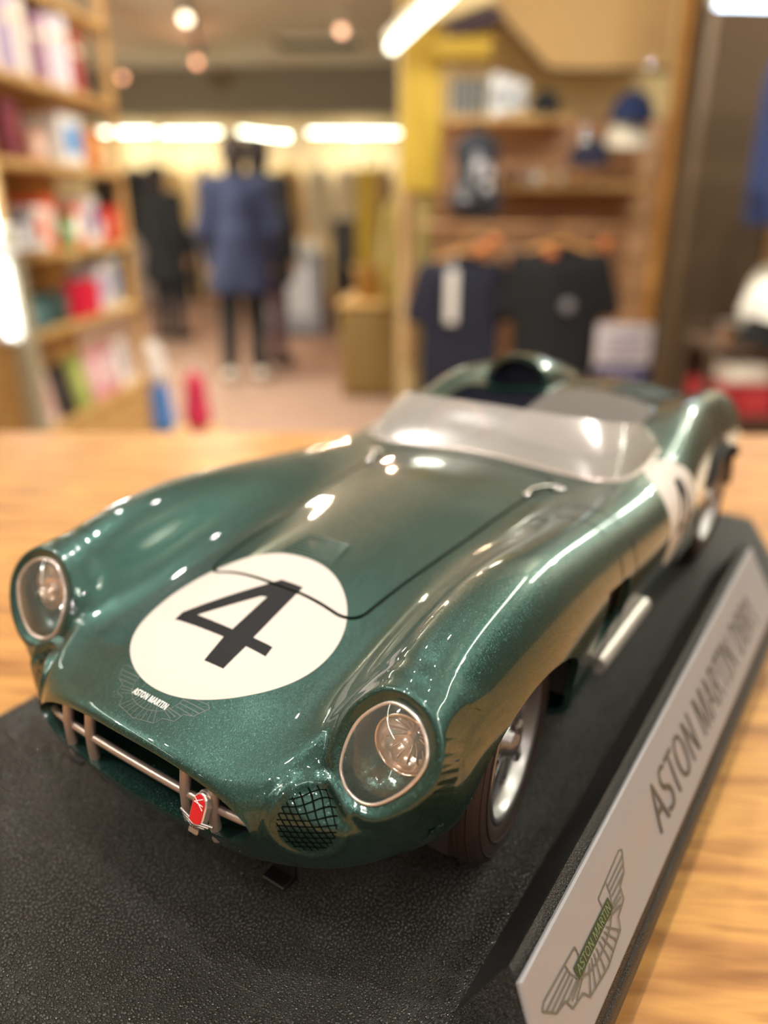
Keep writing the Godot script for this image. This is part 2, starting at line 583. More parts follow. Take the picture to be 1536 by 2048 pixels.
func places() -> void:
	LAMP_U = (Vector3(1, 0, 0.13) - LAMP_N * LAMP_N.dot(Vector3(1, 0, 0.13))).normalized()
	LAMP_V = LAMP_N.cross(LAMP_U)
	var egg := []
	for p in [Vector3(33.0, 38.2, 25.1), Vector3(29.95, 35.2, 26.35), Vector3(28.97, 31.7, 28.2), Vector3(29.5, 29.0, 29.7), Vector3(31.6, 27.7, 30.7), Vector3(35.0, 28.1, 31.0), Vector3(38.2, 30.6, 30.1), Vector3(40.2, 33.5, 28.8), Vector3(40.5, 35.8, 27.6), Vector3(38.7, 38.1, 26.1), Vector3(35.8, 38.9, 25.2)]:
		egg.append(Vector2((p - LAMP_C).dot(LAMP_U), (p - LAMP_C).dot(LAMP_V)))
	if Geometry2D.is_polygon_clockwise(PackedVector2Array(egg)): egg.reverse()
	lamp_line = closed_curve(egg, 5)
	hood_line = PackedVector2Array([Vector2(-16.0 + HOOD_R, 8.7 - HOOD_R), Vector2(16.0 - HOOD_R, 8.7 - HOOD_R), Vector2(20.6 - HOOD_R, -57 + HOOD_R), Vector2(-20.6 + HOOD_R, -57 + HOOD_R)])
const HOOD_R := 3.6

func closed_curve(p: Array, sub: int) -> PackedVector2Array:
	var out := PackedVector2Array()
	var n := p.size()
	for i in n:
		for s in sub:
			var a: Vector2 = p[i]
			out.append(a.cubic_interpolate(p[(i + 1) % n], p[(i - 1 + n) % n], p[(i + 2) % n], float(s) / sub))
	return out

func poly_sd(p: Vector2, poly: PackedVector2Array) -> float:     # signed distance, negative inside
	var d := 1e9
	var inside := false
	var n := poly.size()
	var a := poly[n - 1]
	for i in n:
		var b := poly[i]
		var e := b - a
		var w := p - a
		var t := clampf(w.dot(e) / e.dot(e), 0, 1)
		d = minf(d, (w - e * t).length_squared())
		if (a.y > p.y) != (b.y > p.y) and p.x < (b.x - a.x) * (p.y - a.y) / (b.y - a.y) + a.x: inside = not inside
		a = b
	return -sqrt(d) if inside else sqrt(d)

func lamp_edge(q: Vector3) -> float:                              # q with x made positive
	return poly_sd(Vector2((q - LAMP_C).dot(LAMP_U), (q - LAMP_C).dot(LAMP_V)), lamp_line)

func hood_sd(p: Vector3, n: Vector3) -> float:
	if n.y < 0.2 or p.y < 30.0: return 20.0
	return poly_sd(Vector2(p.x, p.z), hood_line) - HOOD_R

func round_box(p: Vector2, c: Vector2, h: Vector2, r: float) -> float:
	var q := (p - c).abs() - h + Vector2(r, r)
	return q.max(Vector2.ZERO).length() + minf(maxf(q.x, q.y), 0.0) - r

func arch_sd(p: Vector3, zc: float) -> float:
	var dz := p.z - zc
	var dy := p.y - 17.5
	if dy <= 0: return absf(dz) - 20.0
	var q := Vector2(dz / 20.0, dy / 15.6)
	return (q.length() - 1.0) * 17.0

func field(f: Callable, i0 := 0, i1 := NU - 1, other := 20.0) -> PackedFloat32Array:
	var out := PackedFloat32Array()
	out.resize(NU * NV)
	out.fill(other)
	for i in range(i0, i1 + 1):
		for j in NV:
			var at := i * NV + j
			out[at] = f.call(GP[at], GN[at])
	return out

# keeps the part of the body where every field is above zero; crisp edges, skirts of the given depth along the cuts
func patch(fields: Array, i0: int, i1: int, off := 0.0, skirt := 0.0, uvp := [], thin := 1) -> ArrayMesh:
	var vs := PackedVector3Array()
	var ns := PackedVector3Array()
	var uv := PackedVector2Array()
	var ix := PackedInt32Array()
	var known := PackedInt32Array()
	known.resize(NU * NV)
	known.fill(-1)
	var nf := fields.size()
	var put := func(p: Vector3, n: Vector3) -> int:
		var q := p + n * off
		vs.append(q * MM)
		ns.append(n)
		if uvp.size():
			var w: Vector3 = p - uvp[0]
			uv.append(Vector2(w.dot(uvp[1]) / uvp[3] * 0.5 + 0.5, 0.5 - w.dot(uvp[2]) / uvp[3] * 0.5))
		return vs.size() - 1
	for i in range(i0, i1):
		for j in NV - 1:
			var a := i * NV + j
			var quad := [a, a + NV, a + NV + 1, a + 1]
			var full := true
			var none := false
			for f in nf:
				var F: PackedFloat32Array = fields[f]
				var c := int(F[quad[0]] > 0) + int(F[quad[1]] > 0) + int(F[quad[2]] > 0) + int(F[quad[3]] > 0)
				if c < 4: full = false
				if c == 0:
					none = true
					break
			if none: continue
			if full:
				for v in quad:
					if known[v] < 0: known[v] = put.call(GP[v], GN[v])
				ix.append_array([known[quad[0]], known[quad[1]], known[quad[2]], known[quad[0]], known[quad[2]], known[quad[3]]])
				continue
			for t in [[quad[0], quad[1], quad[2]], [quad[0], quad[2], quad[3]]]:
				var poly := []
				for v in t:
					var vals := []
					for f in nf: vals.append(fields[f][v])
					poly.append([GP[v], GN[v], vals, -1])
				for f in nf:
					var next := []
					var m := poly.size()
					for k in m:
						var A: Array = poly[k]
						var B: Array = poly[(k + 1) % m]
						var fa: float = A[2][f]
						var fb: float = B[2][f]
						if fa > 0: next.append(A)
						if (fa > 0) != (fb > 0):
							var s := fa / (fa - fb)
							var vals := []
							for g in nf: vals.append(lerpf(A[2][g], B[2][g], s))
							vals[f] = 0.0
							# the corner that starts an edge along the cut carries the mark
							next.append([A[0].lerp(B[0], s), A[1].lerp(B[1], s).normalized(), vals, f if fa > 0 else A[3]])
					poly = next
					if poly.size() < 3: break
				if poly.size() < 3: continue
				var ids := []
				for q in poly: ids.append(put.call(q[0], q[1]))
				for k in range(1, ids.size() - 1): ix.append_array([ids[0], ids[k], ids[k + 1]])
				if skirt > 0:
					for k in poly.size():
						if poly[k][3] < 0: continue
						var p: Vector3 = poly[k][0] + poly[k][1] * off
						var q: Vector3 = poly[(k + 1) % poly.size()][0] + poly[(k + 1) % poly.size()][1] * off
						if p.distance_to(q) < 1e-4: continue
						var n: Vector3 = poly[k][1]
						var sn := n.cross(q - p).normalized()
						var b := vs.size()
						for w in [q, p, p - n * skirt, q - n * skirt]:
							vs.append(w * MM)
							ns.append(sn)
							if uvp.size(): uv.append(Vector2(0.02, 0.02))
						ix.append_array([b, b + 1, b + 2, b, b + 2, b + 3])
	var arr := []
	arr.resize(Mesh.ARRAY_MAX)
	arr[Mesh.ARRAY_VERTEX] = vs
	arr[Mesh.ARRAY_NORMAL] = ns
	if uvp.size(): arr[Mesh.ARRAY_TEX_UV] = uv
	arr[Mesh.ARRAY_INDEX] = ix
	var m := ArrayMesh.new()
	if ix.size(): m.add_surface_from_arrays(Mesh.PRIMITIVE_TRIANGLES, arr)
	return m

# finds the body's surface under a point of a plane
class Probe:
	var c: Vector3
	var u: Vector3
	var v: Vector3
	var n: Vector3
	var bins := {}
	var pos := PackedVector3Array()
	var nor := PackedVector3Array()
	func _init(c0: Vector3, u0: Vector3, v0: Vector3, P: PackedVector3Array, N: PackedVector3Array, reach: float, facing := 0.25) -> void:
		c = c0
		u = u0
		v = v0
		n = u.cross(v)
		for i in P.size():
			if N[i].dot(n) < facing: continue
			var w := P[i] - c
			var a := w.dot(u)
			var b := w.dot(v)
			if absf(a) > reach or absf(b) > reach: continue
			var key := Vector2i(floori(a), floori(b))
			if not bins.has(key): bins[key] = PackedInt32Array()
			bins[key].append(pos.size())
			pos.append(P[i])
			nor.append(N[i])
	func drop(a: float, b: float) -> Array:      # [point, normal]
		var key := Vector2i(floori(a), floori(b))
		var base := c + u * a + v * b
		var hs := 0.0
		var ws := 0.0
		var nn := Vector3.ZERO
		for r in [1, 2, 4]:
			for dx in range(-r, r + 1):
				for dy in range(-r, r + 1):
					var l = bins.get(key + Vector2i(dx, dy))
					if l == null: continue
					for i in l:
						var w := pos[i] - base
						var d2 := w.dot(u) * w.dot(u) + w.dot(v) * w.dot(v)
						var wt := 1.0 / (d2 * d2 + 0.004)
						hs += wt * (w.dot(nor[i]) / nor[i].dot(n))
						ws += wt
						nn += nor[i] * wt
			if ws > 0: break
		if ws == 0: return [base, n]
		return [base + n * (hs / ws), nn.normalized()]

func strip(mb: MB, pts: Array, width: float, pr: Probe, off: float, closed := false) -> void:     # a flat line of print laid on the body
	var line := []
	var m := pts.size()
	for i in (m if closed else m - 1):
		var a: Vector2 = pts[i]
		var b: Vector2 = pts[(i + 1) % m]
		var k := maxi(1, ceili(a.distance_to(b) / 0.6))
		for s in k: line.append(a.lerp(b, float(s) / k))
	line.append(pts[0] if closed else pts[-1])
	var l := []
	var r := []
	for i in line.size():
		var d: Vector2 = (line[mini(i + 1, line.size() - 1)] - line[maxi(i - 1, 0)]).normalized()
		var s := Vector2(-d.y, d.x) * width * 0.5
		var x := pr.drop(line[i].x + s.x, line[i].y + s.y)
		var y := pr.drop(line[i].x - s.x, line[i].y - s.y)
		l.append(x[0] + x[1] * off)
		r.append(y[0] + y[1] * off)
	for i in line.size() - 1: mb.quad(l[i], l[i + 1], r[i + 1], r[i], 1)

func lettering(txt: String, size: float, shear: float, place: Callable, font := "Droid Sans", weight := 400) -> ArrayMesh:    # letters of the given height, each vertex set down by place(x, y, z)
	var tm := TextMesh.new()
	var sf := SystemFont.new()
	sf.font_names = PackedStringArray([font])
	sf.font_weight = weight
	tm.font = sf
	tm.text = txt
	tm.font_size = 64
	tm.pixel_size = size / 46.0
	tm.depth = 0.02
	tm.curve_step = 1.0
	tm.horizontal_alignment = HORIZONTAL_ALIGNMENT_CENTER
	tm.vertical_alignment = VERTICAL_ALIGNMENT_CENTER
	var src := tm.get_mesh_arrays()
	var v: PackedVector3Array = src[Mesh.ARRAY_VERTEX]
	var n: PackedVector3Array = src[Mesh.ARRAY_NORMAL]
	var out := PackedVector3Array()
	var no := PackedVector3Array()
	for i in v.size():
		var q: Array = place.call(v[i].x + v[i].y * shear, v[i].y, v[i].z)
		out.append(q[0] * MM)
		no.append(q[1])
	var arr := []
	arr.resize(Mesh.ARRAY_MAX)
	arr[Mesh.ARRAY_VERTEX] = out
	arr[Mesh.ARRAY_NORMAL] = no
	arr[Mesh.ARRAY_INDEX] = src[Mesh.ARRAY_INDEX]
	var m := ArrayMesh.new()
	m.add_surface_from_arrays(Mesh.PRIMITIVE_TRIANGLES, arr)
	return m

func wing_lines() -> Array:                      # the winged emblem as lines, one unit from centre to wing tip
	var out := []
	for s in [-1.0, 1.0]:
		var f := func(x: float, y: float) -> Vector2: return Vector2(x * s, y)
		out.append([f.call(0.30, 0.10), f.call(0.30, 0.27), f.call(0.94, 0.33), f.call(1.0, 0.28), f.call(0.86, 0.05), f.call(0.70, 0.0), f.call(0.66, -0.17), f.call(0.46, -0.22), f.call(0.40, -0.36), f.call(0.0, -0.44)])
		out.append([f.call(0.52, 0.29), f.call(0.50, 0.12), f.call(0.43, -0.04), f.call(0.28, -0.16), f.call(0.12, -0.21), f.call(0.0, -0.22)])
		for k in 3: out.append([f.call(0.50, 0.21 - 0.075 * k), f.call(0.965 - 0.055 * k, 0.22 - 0.085 * k)])
		for k in 3: out.append([f.call(0.31 - 0.02 * k, -0.01 - 0.02 * k), f.call(0.69 - 0.06 * k, -0.04 - 0.06 * k)])
		for k in 4: out.append([f.call(0.22 - 0.06 * k, -0.09), f.call(0.39 - 0.11 * k, -0.36 - 0.02 * k)])
	return out

func number_texture() -> ImageTexture:
	var n := 1024
	var im := Image.create(n, n, false, Image.FORMAT_RGB8)
	im.fill(Color("c8c0bb"))
	var four := PackedVector2Array([Vector2(0.03, 0.594), Vector2(0.30, 0.594), Vector2(0.35, -0.172), Vector2(0.566, -0.17), Vector2(0.586, -0.288), Vector2(0.366, -0.288), Vector2(0.372, -0.582), Vector2(0.150, -0.588), Vector2(0.098, -0.290), Vector2(-0.54, -0.303), Vector2(-0.552, -0.187)])
	var hole := PackedVector2Array([Vector2(-0.361, -0.172), Vector2(0.1, -0.178), Vector2(0.082, 0.318), Vector2(0.02, 0.30)])
	for pass_ in 2:
		var poly: PackedVector2Array = [four, hole][pass_]
		var col := Color("1c1d21") if pass_ == 0 else Color("c8c0bb")
		for y in n:
			var b := 1.0 - 2.0 * (y + 0.5) / n
			var xs := []
			for i in poly.size():
				var p := poly[i]
				var q := poly[(i + 1) % poly.size()]
				if (p.y > b) != (q.y > b): xs.append((p.x + (q.x - p.x) * (b - p.y) / (q.y - p.y)) * 0.5 + 0.5)
			xs.sort()
			for k in range(0, xs.size() - 1, 2):
				im.fill_rect(Rect2i(roundi(xs[k] * n), y, roundi((xs[k + 1] - xs[k]) * n), 1), col)
	return ImageTexture.create_from_image(im)

# ------------------------------------------------------------------ the car
func car_point(p: Vector3) -> Vector3:            # the car's millimetres -> the room
	return cam_at + Basis(Vector3.UP, TURN) * ((p - EYE) * MM)

func mm(b: MB) -> ArrayMesh: return b.done()

func build_car() -> void:
	places()
	make_grid()
	var car := thing("model_car", "dark green open racing car model with white number four roundels standing on black plinth", "model car", car_point(Vector3.ZERO), TURN)
	var half := 8 * SU
	# ---- cuts
	var cut := field(func(p: Vector3, n: Vector3) -> float:
		var q := Vector3(absf(p.x), p.y, p.z)
		var d := 20.0
		if p.z > 15 and q.x > 22 and p.y > 20 and n.y > 0.0: d = minf(d, lamp_edge(q))
		if q.x > 23 and p.y < 38:
			d = minf(d, minf(arch_sd(p, 2.0), arch_sd(p, -127.0)))
		if q.x > 38 and p.z < -20 and p.z > -48: d = minf(d, poly_sd(Vector2(p.z, p.y), PackedVector2Array([Vector2(-26.5, 22), Vector2(-26.5, 33), Vector2(-37.5, 31.5), Vector2(-40.5, 23)])) - 0.8)
		if n.y > 0.2 and p.y > 31:
			if p.z < -60: d = minf(d, round_box(Vector2(p.x, p.z), Vector2(-14.2, -86), Vector2(12.2, 20), 6.0))
			if p.z < 16 and p.z > -64: d = minf(d, hood_sd(p, n) - 0.32)
		return d)
	hang("body_shell", patch([cut], 0, NU - 1, 0.0, 1.3), M.paint, car)
	var hood := field(func(p: Vector3, n: Vector3) -> float: return -hood_sd(p, n) - 0.32, 2 * SU, 9 * SU, -20.0)
	hang("bonnet", patch([hood], 2 * SU, 9 * SU, 0.0, 1.2), M.paint, car)
	var gap := field(func(p: Vector3, n: Vector3) -> float: return 1.3 - absf(hood_sd(p, n)), 2 * SU, 9 * SU, -20.0)
	hang("bonnet_gap", patch([gap], 2 * SU, 9 * SU, -0.9), M.seam, car)
	# ---- number roundels
	var num := StandardMaterial3D.new()
	num.albedo_texture = number_texture()
	num.roughness = 0.6
	num.metallic_specular = 0.3
	num.texture_repeat = false
	var rn := Vector3(0, 1, 0.24).normalized()
	var rc := Vector3(0, 36, 17)
	var ru := Vector3.RIGHT
	var rv := rn.cross(ru)
	var disc := field(func(p: Vector3, n: Vector3) -> float:
		if n.y < 0.2: return -20.0
		var w := p - rc
		return 16.6 - Vector2(w.dot(ru), w.dot(rv)).length(), SU, 7 * SU, -20.0)
	var shell_side := field(func(p: Vector3, n: Vector3) -> float: return hood_sd(p, n) - 0.32, SU, 7 * SU, -20.0)
	var r1 := hang("number_roundel", patch([disc, shell_side], SU, 7 * SU, 0.05, 0.06, [rc, ru, rv, 16.6]), num, car)
	tag(r1, "white roundel with black number 4 on the nose")
	var r2 := hang("number_roundel", patch([disc, hood], SU, 7 * SU, 0.05, 0.06, [rc, ru, rv, 16.6]), num, car)
	tag(r2, "rear slice of the white roundel on the bonnet")
	for s in [1.0, -1.0]:
		var sn := Vector3(s * 0.96, 0.28, 0).normalized()
		var sc := Vector3(s * 43.2, 32.0, -76.5)
		var su := Vector3(0, 0, -s)
		var sv := sn.cross(su)
		var side := field(func(p: Vector3, n: Vector3) -> float:
			if n.x * s < 0.2: return -20.0
			var w := p - sc
			return 11.8 - Vector2(w.dot(su), w.dot(sv)).length(), 6 * SU, 11 * SU, -20.0)
		hang("number_roundel", patch([side], 6 * SU, 11 * SU, 0.06, 0.07, [sc, su, sv, 11.8]), num, car)
	# ---- tonneau over the passenger's side
	var ton := field(func(p: Vector3, n: Vector3) -> float:
		if n.y < 0.3: return -20.0
		return -round_box(Vector2(p.x, p.z), Vector2(12.8, -90), Vector2(14.2, 20), 9.0), 8 * SU, 11 * SU, -20.0)
	hang("tonneau_cover", patch([ton], 8 * SU, 11 * SU, 0.9, 1.1), M.tonneau, car)
	build_mouth(car)
	build_lamps(car)
	build_nose_marks(car)
	build_seams(car)
	build_cockpit(car)
	build_wheels(car)

func build_mouth(car: Node3D) -> void:
	var ring := PackedVector3Array()
	for j in range(0, NV - 1, 4): ring.append(GP[j])
	var shrink := func(k: float, z: float) -> PackedVector3Array:
		var o := PackedVector3Array()
		for p in ring: o.append(Vector3(p.x * k, 21.4 + (p.y - 21.4) * k, p.z + z))
		return o
	var grille := Node3D.new()
	grille.name = "radiator_grille"
	car.add_child(grille)
	var b := MB.new(MM)
	b.rings([shrink.call(1.0, 0.0), shrink.call(0.985, -0.7), shrink.call(0.97, -3.0), shrink.call(0.95, -7.0)], 1)
	hang("mouth_liner", b.done(), M.paint, grille)
	b = MB.new(MM)
	b.rings([shrink.call(0.95, -7.0), shrink.call(0.93, -12.0)], 1)
	b.fan(shrink.call(0.93, -12.0), false)
	hang("radiator", b.done(), M.radiator, grille)
	b = MB.new(MM)
	var hp := []
	for i in 21:
		var x := lerpf(-21.0, 21.0, i / 20.0)
		hp.append(Vector3(x, 22.5 - 0.5 * pow(x / 21.0, 4), 37.6 + 0.5 * (1 - x * x / 480.0) - 0.9 * pow(x / 21.0, 6)))
	b.tube(hp, 0.62, 10)
	hang("horizontal_bar", b.done(), M.bar, grille)
	for x in [-15.2, -10.0, 10.0, 15.2]:
		b = MB.new(MM)
		b.tube([Vector3(x, 17.6, 37.9), Vector3(x, 20, 38.1), Vector3(x, 23, 38.1), Vector3(x, 26.6, 37.6)], 0.78, 12)
		b.ball(Vector3(x, 17.6, 37.9), Vector3.ONE * 0.78, 10, 6)
		hang("vertical_bar", b.done(), M.bar, grille)
	# badge: a red shield with white strokes above small chrome wings
	var badge := Node3D.new()
	badge.name = "grille_badge"
	car.add_child(badge)
	tag(badge, "red and chrome badge on the grille")
	var bs := Basis(Vector3.RIGHT, -0.45)
	var c := Vector3(14.6, 23.6, 39.9)
	var shield := func(kx: float, ky: float, z: float) -> PackedVector3Array:
		var o := PackedVector3Array()
		for q in [Vector2(-1, -0.9), Vector2(-1.02, 0.3), Vector2(-0.85, 0.75), Vector2(-0.45, 1.0), Vector2(0, 1.07), Vector2(0.45, 1.0), Vector2(0.85, 0.75), Vector2(1.02, 0.3), Vector2(1, -0.9), Vector2(0.5, -1.05), Vector2(0, -1.1), Vector2(-0.5, -1.05)]:
			o.append(c + bs * Vector3(q.x * kx, q.y * ky, z))
		return o
	b = MB.new(MM)
	b.rings([shield.call(1.2, 1.95, -0.9), shield.call(1.2, 1.95, 0.05), shield.call(1.08, 1.82, 0.22)], -1)
	b.fan(shield.call(1.08, 1.82, 0.22), false)
	b.box(c + bs * Vector3(0, 1.0, -0.9), Vector3(2.0, 2.2, 1.4), 0.3, bs)
	hang("badge_frame", b.done(), M.trim, badge)
	b = MB.new(MM)
	b.rings([shield.call(1.02, 1.76, 0.2), shield.call(0.95, 1.68, 0.34)], -1)
	b.fan(shield.call(0.95, 1.68, 0.34), false)
	hang("enamel", b.done(), M.red, badge)
	b = MB.new(MM)
	for l in [[-0.8, 1.25, 0.85, 0.1], [0.55, 1.45, -0.75, 0.75], [-0.75, 0.75, 0.8, 0.62]]:
		var p := c + bs * Vector3(l[0], l[1], 0.36)
		var q := c + bs * Vector3(l[2], l[3], 0.36)
		b.tube([p, q], 0.055, 6)
	hang("white_stroke", b.done(), M.decal_white, badge)
	b = MB.new(MM)
	for s in [-1.0, 1.0]:
		for k in 3:
			b.tube([c + bs * Vector3(0.3 * s, -1.7 - 0.3 * k, 0.1), c + bs * Vector3((2.9 - 0.6 * k) * s, -1.2 - 0.34 * k, 0.0)], 0.2, 6)
	b.box(c + bs * Vector3(0, -2.5, 0), Vector3(1.7, 1.5, 0.5), 0.2, bs)
	hang("badge_wings", b.done(), M.alloy, badge)
	hang("badge_lettering", lettering("ASTON MARTIN", 0.42, 0.0, func(x: float, y: float, z: float) -> Array: return [c + bs * Vector3(x * 0.62, y - 2.25, 0.27 + z), bs * Vector3.BACK]), M.ink, badge)

func build_lamps(car: Node3D) -> void:
	for s in [1.0, -1.0]:
		var flip := func(v: Vector3) -> Vector3: return Vector3(v.x * s, v.y, v.z)
		var lamp := Node3D.new()
		lamp.name = "headlight" if s > 0 else "headlight_001"
		car.add_child(lamp)
		var inside := field(func(p: Vector3, n: Vector3) -> float:
			if p.x * s < 22 or p.z < 15 or p.y < 20 or n.y < 0.0: return -20.0
			return -lamp_edge(Vector3(absf(p.x), p.y, p.z)) + 0.15, SU, 5 * SU, -20.0)
		var cover := patch([inside], SU, 5 * SU, 0.25)
		# the rim of the cover, found on the surface
		var pr := Probe.new(flip.call(LAMP_C), flip.call(LAMP_U) * s, flip.call(LAMP_V), GP, GN, 12.0, 0.1)
		var rim := []
		var rim_n := []
		for q in lamp_line:
			var d := pr.drop(q.x, q.y) if s > 0 else pr.drop(-q.x, q.y)
			rim.append(d[0])
			rim_n.append(d[1])
		if s < 0:
			rim.reverse()
			rim_n.reverse()
		var n: Vector3 = flip.call(LAMP_N)
		var mid := Vector3.ZERO
		for p in rim: mid += p / rim.size()
		var scaled := func(k: float, depth: float, lift: float) -> PackedVector3Array:
			var o := PackedVector3Array()
			for p in rim: o.append(mid + (p - mid) * k - n * depth + n * lift)
			return o
		var b := MB.new(MM)
		var tp := []
		for i in rim.size(): tp.append(rim[i] + rim_n[i] * 0.12)
		b.tube(tp, 0.24, 8, true)
		hang("trim_ring", b.done(), M.trim, lamp)
		# a clear domed cover that bulges a little between its rim
		b = MB.new(MM)
		var rs := []
		for k in 9:
			var t := 1.0 - k / 8.0
			rs.append(scaled.call(maxf(t, 0.01), 0.0, 0.25 + 1.5 * (1 - t * t)))
		rs.reverse()
		b.rings(rs, 1)
		hang("clear_cover", b.done(), M.glass, lamp)
		b = MB.new(MM)
		b.rings([scaled.call(1.03, 0.1, 0), scaled.call(0.97, 1.8, 0), scaled.call(0.90, 3.6, 0), scaled.call(0.7, 4.6, 0), scaled.call(0.01, 5.0, 0)], 1)
		hang("lamp_bowl", b.done(), M.paint, lamp)
		# the lamp unit: reflector, ribbed glass, bulb
		var fwd: Vector3 = flip.call(Vector3(0.08, 0.16, 1.0).normalized())
		var bx_: Vector3 = Vector3.UP.cross(fwd).normalized()
		var basis := Basis(fwd.cross(bx_) * -1.0, fwd, bx_)
		if basis.determinant() < 0: basis = Basis(fwd.cross(bx_), fwd, bx_)
		var lc: Vector3 = flip.call(LAMP_C + LAMP_U * 0.55 + LAMP_V * 1.5) - n * 2.7
		b = MB.new(MM)
		b.lathe([Vector2(4.0, 0.3), Vector2(4.1, 0.6), Vector2(3.85, 0.9), Vector2(3.75, 0.55), Vector2(3.3, -0.6), Vector2(2.2, -1.6), Vector2(1.0, -2.2), Vector2(0.01, -2.3)], lc, basis, 40)
		b.lathe([Vector2(3.4, -2.6), Vector2(4.0, 0.3)], lc, basis, 40)
		hang("reflector", b.done(), M.reflector, lamp)
		b = MB.new(MM)
		for k in 14:
			var t := TAU * k / 14.0
			var o := basis * Vector3(cos(t), 0, sin(t))
			b.tube([lc + o * 0.9 - fwd * 2.0, lc + o * 2.0 - fwd * 1.6, lc + o * 3.0 - fwd * 0.55], 0.13, 5)
		hang("reflector_rib", b.done(), M.reflector, lamp)
		b = MB.new(MM)
		b.ball(lc, Vector3(3.7, 1.6, 3.7), 32, 8, basis, 0.5, 1.0)
		hang("lens", b.done(), M.lens, lamp)
		b = MB.new(MM)
		b.ball(lc - fwd * 0.4, Vector3.ONE * 0.75, 14, 10)
		b.tube([lc - fwd * 2.2, lc - fwd * 0.6], 0.45, 10)
		hang("bulb", b.done(), M.trim, lamp)

func build_nose_marks(car: Node3D) -> void:
	# ducts with a painted lattice
	for s in [1.0, -1.0]:
		var pr := Probe.new(Vector3(DUCT_C.x * s, DUCT_C.y, DUCT_C.z), Vector3(DUCT_U.x, DUCT_U.y, DUCT_U.z * s), Vector3(DUCT_V.x * s, DUCT_V.y, DUCT_V.z), GP, GN, 8.0, 0.1)
		var b := MB.new(MM)
		for fam in 2:
			var dir := Vector2(1.0, 0.12) if fam == 0 else Vector2(0.62, -0.9)
			dir = dir.normalized()
			var per := Vector2(-dir.y, dir.x)
			for k in range(-5, 6):
				var o := k * 0.78
				var h := sqrt(maxf(3.75 * 3.75 - o * o, 0.0))
				if h < 0.6: continue
				strip(b, [per * o - dir * h, per * o + dir * h], 0.15, pr, 0.06)
		var d := hang("duct_mesh", b.done(), M.wire, car)
		tag(d, "black wire mesh over round duct")
	# winged emblem drawn in fine grey lines with white letters
	var n2 := Vector3(0, 1, 0.45).normalized()
	var pr2 := Probe.new(Vector3(0, 31.1, 34.5), Vector3.RIGHT, n2.cross(Vector3.RIGHT), GP, GN, 12.0)
	var b2 := MB.new(MM)
	for l in wing_lines():
		var pts := []
		for q in l: pts.append(Vector2(q.x * 9.0, q.y * 8.2 + 0.2))
		strip(b2, pts, 0.11, pr2, 0.035)
	hang("winged_emblem", b2.done(), M.decal_line, car)
	hang("emblem_lettering", lettering("ASTON MARTIN", 0.95, 0.0, func(x: float, y: float, z: float) -> Array:
		var q := pr2.drop(x * 0.70, y)
		return [q[0] + q[1] * (0.06 + z), q[1]], "Droid Sans", 600), M.decal_white, car)

